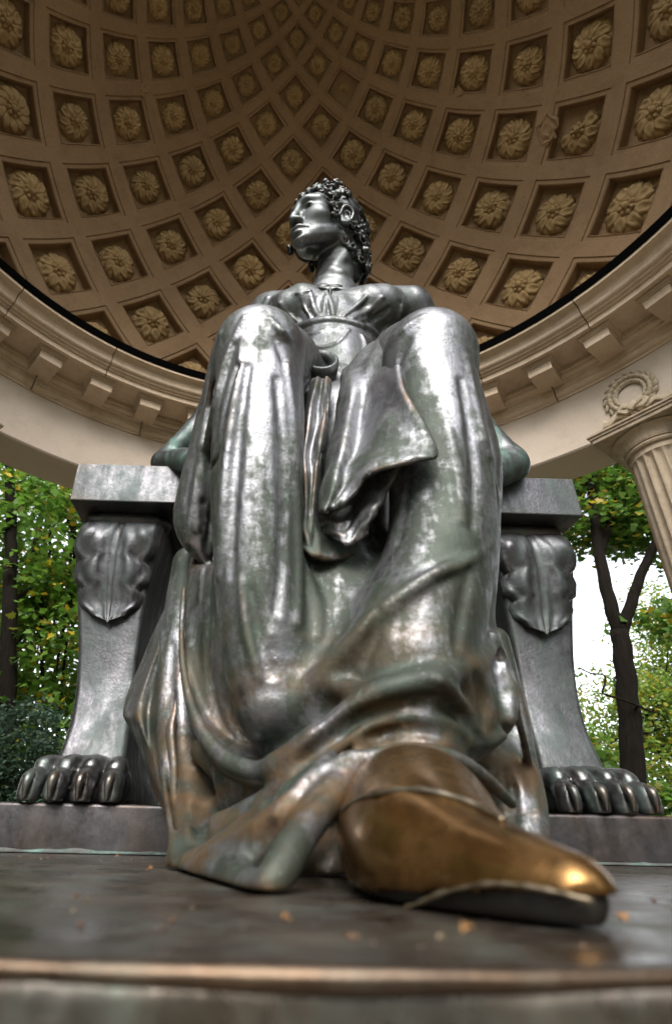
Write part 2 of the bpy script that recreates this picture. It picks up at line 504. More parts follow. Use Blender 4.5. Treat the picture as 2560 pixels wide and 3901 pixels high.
# rosettes --------------------------------------------------------------
def petal(V, F, ang, r0, r1, wid, z0, h, swirl, scal, eye, nu=11, nv=10, droop=.6):
    """one carved leaf: steep flanks, scalloped rim, a teardrop eyelet sunk into its back"""
    b0 = len(V)
    for i in range(nv):
        v = i/(nv-1)
        w = wid*(.30+.70*math.sin(math.pi*min(1.0, .10+v*.80))**.8)
        w *= 1-.35*max(0, v-.85)/.15
        for j in range(nu):
            u_ = -1+2*j/(nu-1); au = abs(u_)
            rr = r0+(r1-r0)*v*(1-.10*au*au*v)
            if i >= nv-2: rr *= 1+scal*(1.3 if i == nv-1 else .5)*math.cos(u_*math.pi*3.4)
            prof_ = (1-au**3.5)
            z = z0+h*(.35+.65*math.sin(math.pi*min(1, .12+v*.72)))*prof_
            z -= droop*h*max(0, v-.72)/.28
            if eye:
                e_ = math.exp(-(u_/.30)**2-((v-.60)/.20)**2)
                z -= eye*h*e_
                z += .5*eye*h*math.exp(-(u_/.11)**2-((v-.56)/.13)**2)
            z += .10*h*math.cos(u_*math.pi*2.6)*v*(au > .15)
            ww = w*(1+scal*1.6*math.sin(v*17))
            a = ang+swirl*v*v
            a2 = a+swirl*.8*v
            V.append((rr*math.cos(a)-u_*ww*math.sin(a2), rr*math.sin(a)+u_*ww*math.cos(a2), max(z, .0)))
    for i in range(nv-1):
        for j in range(nu-1):
            F.append((b0+i*nu+j, b0+(i+1)*nu+j, b0+(i+1)*nu+j+1, b0+i*nu+j+1))

def dome_bud(V, F, r_, h, z0, bumps):
    b0 = len(V); nr, na = 7, 24
    for i in range(nr):
        t = i/(nr-1)*math.pi/2
        for j in range(na):
            a = 2*math.pi*j/na
            q = r_*math.cos(t)*(1+.12*math.sin(bumps*a)*math.cos(t)*math.sin(2*t+.6))
            V.append((q*math.cos(a), q*math.sin(a), z0+h*math.sin(t)))
    for i in range(nr-1):
        for j in range(na):
            j2 = (j+1) % na
            F.append((b0+i*na+j, b0+i*na+j2, b0+(i+1)*na+j2, b0+(i+1)*na+j))

def rosette(kind, half=False):
    V = []; F = []
    if kind == 'bud':
        for rr, h in ((.42, .10), (.28, .20), (.15, .32)):
            dome_bud(V, F, rr, h, 0.0, 8)
        return meshdata('rosette', V, F, M_ROSE)
    n, sw, eye, ww = {'a': (9, .30, .75, .27), 'b': (8, .12, .85, .31), 'c': (11, .50, .35, .22), 'd': (9, -.32, .7, .27)}[kind]
    for i in range(n):
        a = 2*math.pi*i/n
        if half and not (2.3 < a < 5.6): continue
        petal(V, F, a+math.pi/n, .30, 1.0, ww*.95, .02, .20, sw, .06, 0, 9, 8)
        petal(V, F, a, .22, .93, ww, .10, .32, sw, .065, eye)
    for i in range(7):
        petal(V, F, 2*math.pi*i/7+.2, .10, .36, .12, .30, .16, sw*.5, .05, 0, 5, 6)
    dome_bud(V, F, .17, .22, .36, 6)
    return meshdata('rosette', V, F, M_ROSE)

ROSE = {q: rosette(q) for q in 'abcd'}
ROSE['bud'] = rosette('bud'); ROSE['half'] = rosette('b', True)
vis = [(k, m) for k, m in cells if abs(m) <= 11 and -7 <= k <= 7]
for k, m in vis:
    kind = random.choice('aabbcd')
    if (k, m) == (2, 2): kind = 'bud'
    if (k, m) == (-3, 7): kind = 'half'
    cs = cell_size(k)
    c = Vector(dome_pt(k, m, .167*cs+.004))
    nrm = (Vector((0, 0, ZC))-c).normalized()
    up = Vector((0, 0, 1)); t1 = up.cross(nrm).normalized(); t2 = nrm.cross(t1)
    s = cs*.318*random.uniform(.93, 1.05)
    nrm = (nrm+t1*random.uniform(-.07, .07)+t2*random.uniform(-.07, .07)).normalized(); t1 = up.cross(nrm).normalized(); t2 = nrm.cross(t1)
    o = obj('rosette', ROSE[kind], dome)
    a = random.uniform(0, 2*math.pi)
    if kind == 'half': a = 0.6
    e1 = t1*math.cos(a)+t2*math.sin(a); e2 = -t1*math.sin(a)+t2*math.cos(a)
    mm = Matrix.Identity(4)
    for i in range(3):
        mm[i][0], mm[i][1], mm[i][2], mm[i][3] = e1[i]*s, e2[i]*s, nrm[i]*s*random.uniform(1.0, 1.2), c[i]
    o.matrix_local = mm
    if kind == 'bud': o['label'] = 'small bare bud left in a coffer that lost its petals'
    if kind == 'half': o['label'] = 'broken rosette with half of its petals missing'

# places where the plaster has broken away
for i, (c, s_) in enumerate((((-1.923, 1.839, 8.255), .075), ((2.911, 1.768, 7.366), .15), ((1.995, 1.78, 8.244), .06))):
    c = Vector(c); nrm = (Vector((0, 0, ZC))-c).normalized(); t1 = Vector((0, 0, 1)).cross(nrm).normalized(); t2 = nrm.cross(t1)
    V = []; F = []
    for ri, (q, h) in enumerate(((1.0, .0), (.85, .10), (.7, -.02), (.4, .08), (.15, .02))):
        for j in range(16):
            a = 2*math.pi*j/16
            rr = s_*q*(1+.28*math.sin(2*a+i)+.16*math.sin(5*a+2*i+ri)+.08*math.sin(9*a))
            V.append(tuple(c+t1*rr*math.cos(a)*.7+t2*rr*math.sin(a)*1.25+nrm*(.004+h*s_*(1+.5*math.sin(3*a+ri)))))
    F = grid_faces(5, 16, True)+[tuple(64+j for j in range(16))]
    o = obj('broken_plaster', meshdata('broken_plaster', V, F, M_STUCCO, False), dome)

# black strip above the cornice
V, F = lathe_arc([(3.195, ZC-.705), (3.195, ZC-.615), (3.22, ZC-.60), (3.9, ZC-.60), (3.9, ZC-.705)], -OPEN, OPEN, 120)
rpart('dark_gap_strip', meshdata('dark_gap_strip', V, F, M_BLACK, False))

# cornice: twenty blocks of 18 degrees with open joints
def arc_pts(r0, z0, r1, z1, bulge, n=6):
    out = []
    for i in range(n+1):
        t = i/n
        nx, nz = (z1-z0), -(r1-r0)
        b_ = math.sin(math.pi*t)*bulge
        out.append((r0+(r1-r0)*t+nx*b_, z0+(z1-z0)*t+nz*b_))
    return out
crown = [(3.21, ZC-.70), (3.21, ZC-.735)] + arc_pts(3.225, ZC-.738, 3.30, ZC-.80, -.25) + arc_pts(3.302, ZC-.802, 3.345, ZC-.85, .28) + \
        [(3.345, ZC-.865), (3.375, ZC-.868), (3.375, ZC-.885), (3.40, ZC-.887), (3.40, ZC-.945), (3.43, ZC-.948), (3.43, ZC-.93), (3.82, ZC-.93), (3.82, ZC-.72)]
bed = [(3.74, ZC-.93+.0), (3.74, ZC-.975)] + arc_pts(3.755, ZC-.978, 3.80, ZC-1.03, .25) + [(3.80, ZC-1.045), (3.835, ZC-1.048), (3.835, ZC-1.10)] + arc_pts(3.845, ZC-1.103, 3.885, ZC-1.165, .25) + [(3.885, ZC-1.19), (4.2, ZC-1.19), (4.2, ZC-.932), (3.9, ZC-.932)]
bed[0] = (3.74, ZC-.932)
for i in range(-7, 7):
    g = .0016
    a0 = R(18*i); a1 = R(18*(i+1))
    V, F = lathe_arc(crown, a0+g, a1-g, 10)
    rpart('cornice_block', meshdata('cornice_block', V, F, M_STONE, False))
    V, F = lathe_arc(bed, a0+R(9)+g, a1+R(9)-g, 10)
    rpart('bed_moulding_block', meshdata('bed_moulding_block', V, F, M_STONE, False))
V, F = lathe_arc([(3.86, ZC-.705), (3.86, ZC-.92), (3.93, ZC-1.18), (4.2, ZC-1.18), (4.2, ZC-.705)], -OPEN, OPEN, 80)
rpart('cornice_core', meshdata('cornice_core', V, F, M_COLUMN, False))

# modillions: forty brackets, one every nine degrees
bm = bmesh.new()
def trap(y0, y1, z0, z1, w0, w1, fy=0.0):
    # block running outwards (local +y) with a top width w1 and a bottom width w0
    vs = [bm.verts.new(q) for q in ((-w0/2, y0+fy, z0), (w0/2, y0+fy, z0), (w0/2, y1, z0), (-w0/2, y1, z0), (-w1/2, y0, z1), (w1/2, y0, z1), (w1/2, y1, z1), (-w1/2, y1, z1))]
    for f_ in ((0, 3, 2, 1), (4, 5, 6, 7), (0, 1, 5, 4), (1, 2, 6, 5), (2, 3, 7, 6), (3, 0, 4, 7)):
        bm.faces.new([vs[q] for q in f_])
trap(.025, .30, -.138, -.046, .225, .235)
trap(.012, .30, -.0455, -.030, .252, .262)
trap(.002, .30, -.0295, -.013, .27, .292, .014)
trap(-.006, .30, -.0125, .002, .296, .30)
bmesh.ops.recalc_face_normals(bm, faces=bm.faces)
mo = bpy.data.meshes.new('modillion'); bm.to_mesh(mo); bm.free(); mo.materials.append(M_STONE)
for i in range(-13, 14):
    a = R(9*i)
    o = obj('modillion', mo, rot)
    o.location = (3.47*math.sin(a), 3.47*math.cos(a), ZC-.932-FLOOR_Z)
    o.rotation_euler = (0, 0, -a)

# frieze beam
prof = [(3.90, ZC-1.191), (3.90, ZC-1.815), (3.915, ZC-1.83), (4.405, ZC-1.83), (4.42, ZC-1.815), (4.42, ZC-1.191)]
V, F = lathe_arc(prof, -R(130), R(130), 140)
rpart('frieze', meshdata('frieze', V, F, M_FRIEZE, False))

# columns
ZA = ZC-1.832
def column_meshes():
    out = {}
    nf, per = 20, 8
    zs = np.concatenate([np.linspace(FLOOR_Z+.30, ZA-.36, 26)])
    V = []; nfl = nf*per
    def flute(a, depth):
        ph = (a*nf/(2*math.pi)) % 1.0
        t = abs(ph-.5)*2
        return depth*math.sqrt(max(0, 1-min(1, t/.86)**2))
    for z in zs:
        t = (z-zs[0])/(zs[-1]-zs[0])
        rr = .315-.05*t**1.6
        for j in range(nfl):
            a = 2*math.pi*j/nfl
            V.append(((rr-flute(a, .034))*math.cos(a), (rr-flute(a, .034))*math.sin(a), z))
    # scalloped flute heads
    for q, dz in ((.7, .02), (.3, .035), (0, .042)):
        for j in range(nfl):
            a = 2*math.pi*j/nfl
            V.append(((.265-flute(a, .034)*q)*math.cos(a), (.265-flute(a, .034)*q)*math.sin(a), zs[-1]+dz))
    Fq = grid_faces(len(zs)+3, nfl, True)
    out['shaft'] = meshdata('shaft', V, Fq, M_COLUMN)
    def lat(name, pr, n=64, sm=False):
        V, F = lathe_arc(pr, 0, 2*math.pi, n)
        return meshdata(name, V, F, M_COLUMN, sm)
    z0 = ZA-.36+.043
    out['necking'] = lat('necking', [(0, z0), (.264, z0), (.264, z0+.055), (.29, z0+.06), (.30, z0+.075), (.29, z0+.09), (.268, z0+.092), (0, z0+.092)])
    e0 = z0+.093
    out['echinus'] = lat('echinus', [(0, e0), (.272, e0), (.272, e0+.016), (.288, e0+.018), (.288, e0+.03)] + arc_pts(.292, e0+.031, .372, e0+.125, -.22) + [(.355, e0+.14), (0, e0+.14)])
    b0 = e0+.141
    bm = bmesh.new()
    box_bm(bm, -.395, .395, -.395, .395, b0, ZA-.046, .006)
    box_bm(bm, -.41, .41, -.41, .41, ZA-.045, ZA-.022, .004)
    box_bm(bm, -.425, .425, -.425, .425, ZA-.021, ZA-.001, .004)
    me = bpy.data.meshes.new('abacus'); bm.to_mesh(me); bm.free(); me.materials.append(M_COLUMN)
    out['abacus'] = me
    f0 = FLOOR_Z+.003
    out['base'] = lat('base', [(0, f0), (.43, f0), (.43, f0+.09)] + arc_pts(.40, f0+.092, .40, f0+.19, .35) + [(.36, f0+.195), (.36, f0+.215)] + arc_pts(.35, f0+.217, .35, f0+.28, .3) + [(.33, f0+.29), (.33, f0+.297), (0, f0+.297)])
    return out
CM = column_meshes()
# broken corner on the abacus of one column, drum joint cracks are cut by gaps
for i in range(-4, 4):
    a = R(18+36*i)
    c = obj('column', CM['shaft'], rot, (4.16*math.sin(a), 4.16*math.cos(a), -FLOOR_Z), -a)
    for nm in ('necking', 'echinus', 'abacus', 'base'):
        obj(nm, CM[nm], c)

# wreaths on the frieze above the columns
def leaf_solid(V, F, c, d, n_, ln, wd, th):
    d = Vector(d).normalized(); n_ = Vector(n_).normalized(); s_ = d.cross(n_)
    b0 = len(V)
    prof_ = [(0, .25), (.3, .9), (.6, 1), (.85, .55), (1, .05)]
    for t, w in prof_:
        for q, hq in ((-1, 0), (-.5, .7), (0, 1), (.5, .7), (1, 0)):
            V.append(tuple(Vector(c)+d*(t*ln)+s_*(q*w*wd)+n_*(hq*th*(.5+.5*math.sin(math.pi*min(1, t+.1))))))
    for i in range(4):
        for j in range(4):
            F.append((b0+i*5+j, b0+(i+1)*5+j, b0+(i+1)*5+j+1, b0+i*5+j+1))
V = []; F = []
RW = .168
for i in range(20):
    a = 2*math.pi*i/20
    for off, lean in ((.0, 0), (.030, .45), (-.030, -.45)):
        rr = RW+off
        c = (rr*math.cos(a), rr*math.sin(a), .012 if off else .028)
        dr = (-math.sin(a)+lean*math.cos(a)*.8, math.cos(a)+lean*math.sin(a)*.8, .12)
        if a > math.pi*.5+.01 and a < math.pi*1.5: pass
        leaf_solid(V, F, c, dr, (0, 0, 1), .085, .026, .034)
vv, ff = tube([(RW*math.cos(2*math.pi*i/40), RW*math.sin(2*math.pi*i/40), .008) for i in range(41)], [.024]*41, 8)
b0 = len(V); V += [tuple(q) for q in vv]; F += [tuple(b0+x for x in q) for q in ff]
MW = meshdata('wreath', V, F, M_WREATH)
V = []; F = []
def ribbon(path, w, th=.012):
    b0 = len(V); n = len(path)
    for i, (x, y, z) in enumerate(path):
        t = Vector(path[min(i+1, n-1)])-Vector(path[max(i-1, 0)]); s_ = t.cross(Vector((0, 0, 1))).normalized()
        ww = w[i] if isinstance(w, list) else w
        for q, h in ((-1, 0), (-1, th), (-.35, th*1.7), (.35, th*1.2), (1, th*1.6), (1, 0)):
            V.append((x+s_.x*ww*q, y+s_.y*ww*q, z+h))
    for i in range(n-1):
        for j in range(5):
            F.append((b0+i*6+j, b0+i*6+j+1, b0+(i+1)*6+j+1, b0+(i+1)*6+j))
for sx in (-1, 1):
    ribbon([(sx*.0, -RW, .04), (sx*.08, -RW+.035, .06), (sx*.12, -RW+.01, .05), (sx*.07, -RW-.03, .045), (0, -RW, .045)], .026)
    ribbon([(0, -RW, .03), (sx*.10, -RW-.035, .02), (sx*.17, -RW-.01, .025), (sx*.235, -RW-.045, .012), (sx*.29, -RW-.03, .02)], [.02, .028, .026, .03, .045])
ribbon([(-.03, -RW-.03, .06), (0, -RW, .075), (.03, -RW+.03, .06)], .03)
MWR = meshdata('ribbon_bow', V, F, M_WREATH)
for i in range(-4, 4):
    a = R(18+36*i)
    w_ = obj('wreath', MW, rot)
    mm = Matrix.Identity(4)
    x_, z_, y_ = Vector((math.cos(a), -math.sin(a), 0)), Vector((-math.sin(a), -math.cos(a), 0)), Vector((0, 0, 1))
    for q in range(3):
        mm[q][0], mm[q][1], mm[q][2] = x_[q], y_[q], z_[q]
    mm[0][3], mm[1][3], mm[2][3] = 3.899*math.sin(a), 3.899*math.cos(a), ZC-1.50-FLOOR_Z
    w_.matrix_local = mm
    obj('ribbon_bow', MWR, w_)

# ------------------------------------------------------------------ sculpting: signed distance field + surface nets
class Field:
    def __init__(self, lo, hi, h):
        self.lo = np.array(lo, np.float32); self.h = h
        self.n = np.ceil((np.array(hi)-np.array(lo))/h).astype(int)+1
        self.ax = [self.lo[i]+np.arange(self.n[i], dtype=np.float32)*h for i in range(3)]
        self.D = np.full(tuple(self.n), .12, np.float32)
    def sl(self, lo, hi):
        a = np.clip(np.floor((np.array(lo)-self.lo)/self.h).astype(int), 0, self.n)
        b = np.clip(np.ceil((np.array(hi)-self.lo)/self.h).astype(int)+1, 0, self.n)
        return tuple(slice(int(x), int(y)) for x, y in zip(a, b))
    def coords(self, s):
        return self.ax[0][s[0]][:, None, None], self.ax[1][s[1]][None, :, None], self.ax[2][s[2]][None, None, :]
    def merge(self, s, d, k, op):
        A = self.D[s]
        if op == 'u':
            if k > 0:
                h = np.maximum(k-np.abs(A-d), 0)/k
                self.D[s] = np.minimum(A, d)-h*h*k*.25
            else: self.D[s] = np.minimum(A, d)
        else:
            d = -d
            if k > 0:
                h = np.maximum(k-np.abs(A-d), 0)/k
                self.D[s] = np.maximum(A, d)+h*h*k*.25
            else: self.D[s] = np.maximum(A, d)
    def chain(self, pts, k=.03, op='u', sub=3):
        P = catmull(np.asarray(pts, float), sub) if len(pts) > 2 else np.asarray(pts, float)
        P[:, 3] = np.maximum(P[:, 3], .0015)
        if len(P) == 1: P = np.vstack([P, P+[0, 0, 1e-4, 0]])
        pad = max(k, .02)+3*self.h
        lo = (P[:, :3]-P[:, 3:4]).min(0)-pad; hi = (P[:, :3]+P[:, 3:4]).max(0)+pad
        s = self.sl(lo, hi)
        if any(x.stop <= x.start for x in s): return
        big = np.full(self.D[s].shape, .5, np.float32)
        off = [x.start for x in s]
        for a, b in zip(P[:-1], P[1:]):
            l2 = np.minimum(a[:3]-a[3], b[:3]-b[3])-pad; h2 = np.maximum(a[:3]+a[3], b[:3]+b[3])+pad
            ss = self.sl(l2, h2)
            if any(x.stop <= x.start for x in ss): continue
            X, Y, Z = self.coords(ss)
            ab = (b-a)[:3]; L2 = max(float(ab@ab), 1e-9)
            t = np.clip(((X-a[0])*ab[0]+(Y-a[1])*ab[1]+(Z-a[2])*ab[2])/L2, 0, 1).astype(np.float32)
            d = np.sqrt((X-a[0]-t*ab[0])**2+(Y-a[1]-t*ab[1])**2+(Z-a[2]-t*ab[2])**2)-(a[3]+t*(b[3]-a[3]))
            bs = tuple(slice(x.start-o, x.stop-o) for x, o in zip(ss, off))
            big[bs] = np.minimum(big[bs], d)
        self.merge(s, big, k, op)
    def ellip(self, c, rad, k=.03, op='u', M=None):
        c = np.array(c, float); rad = np.array(rad, float)
        m = rad.max()+max(k, .02)+3*self.h
        s = self.sl(c-m, c+m)
        if any(x.stop <= x.start for x in s): return
        X, Y, Z = self.coords(s)
        X = X-c[0]; Y = Y-c[1]; Z = Z-c[2]
        if M is not None:
            X, Y, Z = (M[0][0]*X+M[1][0]*Y+M[2][0]*Z, M[0][1]*X+M[1][1]*Y+M[2][1]*Z, M[0][2]*X+M[1][2]*Y+M[2][2]*Z)
        q = np.sqrt((X/rad[0])**2+(Y/rad[1])**2+(Z/rad[2])**2)
        g = np.sqrt((X/rad[0]**2)**2+(Y/rad[1]**2)**2+(Z/rad[2]**2)**2)+1e-9
        d = (q*(q-1)/g).astype(np.float32)
        self.merge(s, d, k, op)
    def wobble(self, amp, freqs, seed=1):
        rg = np.random.default_rng(seed)
        X, Y, Z = self.coords((slice(None),)*3)
        N_ = np.zeros_like(self.D)
        for fq in freqs:
            for _ in range(3):
                w = rg.normal(size=3); w = w/np.linalg.norm(w)*fq*rg.uniform(.7, 1.4); ph = rg.uniform(0, 6.28)
                v = rg.normal(size=3); v = v/np.linalg.norm(v)*fq*.5
                N_ += np.sin(w[0]*X+w[1]*Y+w[2]*Z+ph+1.3*np.sin(v[0]*X+v[1]*Y+v[2]*Z)).astype(np.float32)/(fq/freqs[0])
        self.D += amp*N_
    def mesh(self, name, mat, smooth_it=1):
        D = self.D
        # close the field at its border
        for i in range(3):
            idx = [slice(None)]*3
            for e in (0, -1):
                idx[i] = e; D[tuple(idx)] = np.maximum(D[tuple(idx)], .01)
        ins = D < 0
        nx, ny, nz = D.shape
        cell = np.zeros((nx-1, ny-1, nz-1), np.int8)
        for dx in (0, 1):
            for dy in (0, 1):
                for dz in (0, 1):
                    cell += ins[dx:nx-1+dx, dy:ny-1+dy, dz:nz-1+dz]
        act = (cell > 0) & (cell < 8)
        I = np.argwhere(act)
        vid = np.full(act.shape, -1, np.int32); vid[act] = np.arange(len(I))
        acc = np.zeros((len(I), 3)); cnt = np.zeros(len(I))
        cor = [(0, 0, 0), (1, 0, 0), (0, 1, 0), (1, 1, 0), (0, 0, 1), (1, 0, 1), (0, 1, 1), (1, 1, 1)]
        val = [D[I[:, 0]+c[0], I[:, 1]+c[1], I[:, 2]+c[2]] for c in cor]
        for a in range(8):
            for b_ in range(a+1, 8):
                df = [abs(cor[a][q]-cor[b_][q]) for q in range(3)]
                if sum(df) != 1: continue
                m = (val[a] < 0) != (val[b_] < 0)
                t = np.where(m, val[a]/np.where(m, val[a]-val[b_], 1), 0)
                pa = np.array(cor[a]); pb = np.array(cor[b_])
                acc += m[:, None]*(pa+t[:, None]*(pb-pa)); cnt += m
        Vv = self.lo+(I+acc/cnt[:, None])*self.h
        Q = []
        for axis in range(3):
            o1, o2 = [(1, 2), (2, 0), (0, 1)][axis]
            sa = [slice(None)]*3; sb = [slice(None)]*3
            sa[axis] = slice(0, -1); sb[axis] = slice(1, None)
            A = ins[tuple(sa)]; B = ins[tuple(sb)]
            ch = A != B
            E_ = np.argwhere(ch)
            E_ = E_[(E_[:, o1] > 0) & (E_[:, o2] > 0) & (E_[:, o1] < D.shape[o1]-1) & (E_[:, o2] < D.shape[o2]-1)]
            flip = A[E_[:, 0], E_[:, 1], E_[:, 2]]
            def cid(d1, d2):
                c = E_.copy(); c[:, o1] += d1; c[:, o2] += d2
                return vid[c[:, 0], c[:, 1], c[:, 2]]
            q = np.stack([cid(-1, -1), cid(0, -1), cid(0, 0), cid(-1, 0)], 1)
            q[~flip] = q[~flip][:, ::-1]
            Q.append(q)
        Q = np.vstack(Q)
        for _ in range(smooth_it):
            S = np.zeros_like(Vv); C_ = np.zeros(len(Vv))
            for a, b_ in ((0, 1), (1, 2), (2, 3), (3, 0)):
                np.add.at(S, Q[:, a], Vv[Q[:, b_]]); np.add.at(C_, Q[:, a], 1)
                np.add.at(S, Q[:, b_], Vv[Q[:, a]]); np.add.at(C_, Q[:, b_], 1)
            Vv = .5*Vv+.5*S/np.maximum(C_, 1)[:, None]
        return fastmesh(name, Vv, Q, mat)

# ------------------------------------------------------------------ plinth
pl = empty('plinth', (0, -.2, -.34))
tag(pl, 'low bronze base slab with a step, carrying the statue and throne', 'plinth')
bm = bmesh.new()
box_bm(bm, -1.75, 1.75, -1.385, 1.3, -.32, 0.0, .012, 3)
for v in bm.verts: v.co -= Vector((0, -.2, -.34))
from_bm('base_slab', bm, M_PLINTH, pl, True)
# cast rim running along the front edge
pts = [(x, -1.385+.008*math.sin(x*5+1)+.004*math.sin(x*17), -.001+.0025*math.sin(x*9)) for x in np.linspace(-1.74, 1.74, 60)]
V, F = tube(pts, [.0042+.0009*math.sin(i*1.7) for i in range(60)], 8)
obj('edge_bead', meshdata('edge_bead', [(x, y+.2, z+.34) for x, y, z in V], F, M_EDGE), pl)
bm = bmesh.new()
box_bm(bm, -1.5, 1.5, -.27, 1.1, .001, .098, .008, 3)
for v in bm.verts: v.co -= Vector((0, -.2, -.34))
from_bm('step', bm, M_STEP, pl, True)
V = []
xs_ = np.linspace(-1.48, 1.48, 150)
for x in xs_:
    w = .0015+.0025*math.sin(x*7)+.0025*math.sin(x*31+1)+.0015*math.sin(x*83)
    V += [(x, -.2705+.2, .0055+.34+max(.001, w*.8)), (x, -.273+.2, .004+.34), (x, -.276-max(.004, w*1.6)+.2, .0022+.34)]
obj('verdigris_seam', meshdata('verdigris_seam', V, grid_faces(150, 3), M_SEAM), pl)
ped = empty('pedestal', (0, -.1, FLOOR_Z))
tag(ped, 'plain sandstone pedestal block under the bronze base', 'pedestal')
bm = bmesh.new(); box_bm(bm, -1.65, 1.65, -1.33+.1, 1.3, .002, -.322-FLOOR_Z, .01)
from_bm('block', bm, M_STONE, ped)

# ------------------------------------------------------------------ throne
TH = empty('throne', (-.013, -.16, .099), R(1.0))
tag(TH, 'bronze throne with slab arms, leaf carved supports and lion paw feet', 'throne')
def tpart(name, bm, mat, smooth=False, parent=None):
    for v in bm.verts: v.co -= Vector((0, 0, .099))
    return from_bm(name, bm, mat, parent or TH, smooth)
for sx in (-1, 1):
    bm = bmesh.new()
    a, b_ = sorted((sx*.455, sx*.805))
    box_bm(bm, a, b_, 0.0, 1.0, .948, 1.087, .004, 2)
    bmesh.ops.subdivide_edges(bm, edges=[e for e in bm.edges if e.calc_length() > .08], cuts=4, use_grid_fill=True)
    tpart('arm_slab', bm, M_THRONE)
    # support: rounded box section lofted up an S-curved profile
    secs = []   # z, x_in, x_out, y_front
    for z, xi, xo, yf in ((.10, .515, .715, .05), (.16, .52, .715, .035), (.20, .53, .705, .035), (.25, .535, .70, .05), (.31, .54, .70, .072), (.40, .545, .71, .093), (.50, .55, .725, .10), (.60, .55, .745, .10), (.70, .545, .765, .092), (.78, .535, .78, .08), (.85, .525, .785, .068), (.90, .52, .78, .068), (.935, .52, .77, .085), (.947, .52, .76, .10)):
        secs.append((z, xi, xo, yf))
    S = catmull(secs, 3)
    V = []; npt = 0
    for z, xi, xo, yf in S:
        rr = .016
        loop = []
        for (cx_, cy_, a0) in ((xi+rr, yf+rr, 180), (xo-rr, yf+rr, 270), (xo-rr, .62, 0), (xi+rr, .62, 90)):
            for q in range(5):
                t = R(a0+q*22.5)
                loop.append((cx_+rr*math.cos(t), cy_+rr*math.sin(t)))
        # gently crowned front face
        npt = len(loop)
        for x, y in loop:
            V.append((sx*x, y, z-.099))
    F = grid_faces(len(S), npt, True)
    F.append(tuple(range(npt))[::-1]); F.append(tuple((len(S)-1)*npt+j for j in range(npt)))
    if sx < 0: F = [tuple(reversed(f_)) for f_ in F]
    sup = obj('support', meshdata('support', V, F, M_THRONE, False), TH)
    for pgn in sup.data.polygons: pgn.use_smooth = len(pgn.vertices) == 4
    # roll under the slab
    V = []; F = []
    vv, ff = tube([(sx*x, .115, .925-.099) for x in (.50, .515, .54, .60, .66, .72, .755, .772, .785)], [.004, .022, .031, .033, .034, .033, .03, .021, .004], 14)
    obj('cushion_roll', meshdata('cushion_roll', [(x, .115+(y-.115)*1.7, z) for x, y, z in vv], ff, M_THRONE), sup)
    # acanthus leaf laid on the front of the support
    nu, nv = 25, 33
    V = []
    zf = np.array([q[0] for q in S]); yfr = np.array([q[3] for q in S]); xin = np.array([q[1] for q in S]); xout = np.array([q[2] for q in S])
    for i in range(nv):
        v = i/(nv-1)
        z = .915-.335*v
        yf = float(np.interp(z, zf, yfr)); xc = float(np.interp(z, zf, (xin+xout)/2))
        w = np.interp(v, [0, .08, .22, .32, .37, .42, .56, .62, .67, .8, .86, .93, .98, 1], [.112, .126, .133, .122, .098, .121, .113, .084, .102, .088, .060, .056, .030, .006])
        for j in range(nu):
            u_ = -1+2*j/(nu-1); au = abs(u_)
            d = .005+.010*min(1, v*6)
            d += .016*math.sin(math.pi*min(1, v*1.02+.05))*(1-au)**.6             # body
            d -= .017*math.exp(-(u_/.07)**2)*(1-v*.6)                            # midrib groove
            ang = math.atan2(u_*1.0, v+.22)
            rib = math.cos(ang*11)
            d += .009*rib*min(1, au*3)*min(1, v*4)*(1-.8*v)                              # ribs fanning from the top
            d += .022*math.exp(-((v-.20)/.13)**2-((au-.60)/.26)**2)+.010*math.exp(-((v-.52)/.14)**2-((au-.5)/.26)**2)
            d += .013*max(0, v-.80)/.20*(1-.6*au)                                # lifted tip
            d += .006*(au > .8)*math.sin(v*24)
            if au > .95: d = .0005
            zz = z-.020*au**1.5*math.sin(math.pi*v*.9)+.022*au**2*(v > .88)*(v-.88)/.12
            V.append((sx*xc+u_*w, yf-d, zz-.099))
    me = meshdata('leaf_carving', V, grid_faces(nv, nu), M_THRONE)
    o = obj('leaf_carving', me, sup)
    # lion paw
    fd = Field((-.19, -.16, -.002), (.19, .24, .20), .0042)
    fd.chain([(0, .15, .02, .085), (0, .15, .05, .07)], .04)
    fd.ellip((0, .10, .045), (.115, .11, .075), .03)
    xs = (-.098, -.036, .028, .092)
    for q, x in enumerate(xs):
        dy = .014*abs(q-1.5)/1.5
        fd.chain([(x*.80, .09, .092, .026), (x*.92, .025+dy*.6, .084, .030), (x*.96, -.002+dy, .078, .029)], .010)
        fd.chain([(x, -.020+dy, .054, .024), (x*1.03, -.050+dy, .044, .0285), (x*1.04, -.054+dy, .018, .0275)], .008)
        fd.chain([(x*1.03, -.087+dy, .036, .013), (x*1.03, -.090+dy, .004, .015)], .005, 's')   # claw slot
    for x in (-.067, -.004, .060):
        fd.chain([(x*.9, .04, .115, .008), (x, -.02, .085, .010), (x*1.02, -.06, .05, .010), (x*1.02, -.08, .0, .011)], .006, 's')
    fd.wobble(.0008, (60, 140), 3)
    fd.D[:] = np.maximum(fd.D, -np.broadcast_to(fd.ax[2][None, None, :]-.001, fd.D.shape))
    pm = fd.mesh('paw', M_PAW)
    pw = obj('paw', pm, TH, (sx*.612, -.055, .0)); pw.scale = (.92, 1, .95)
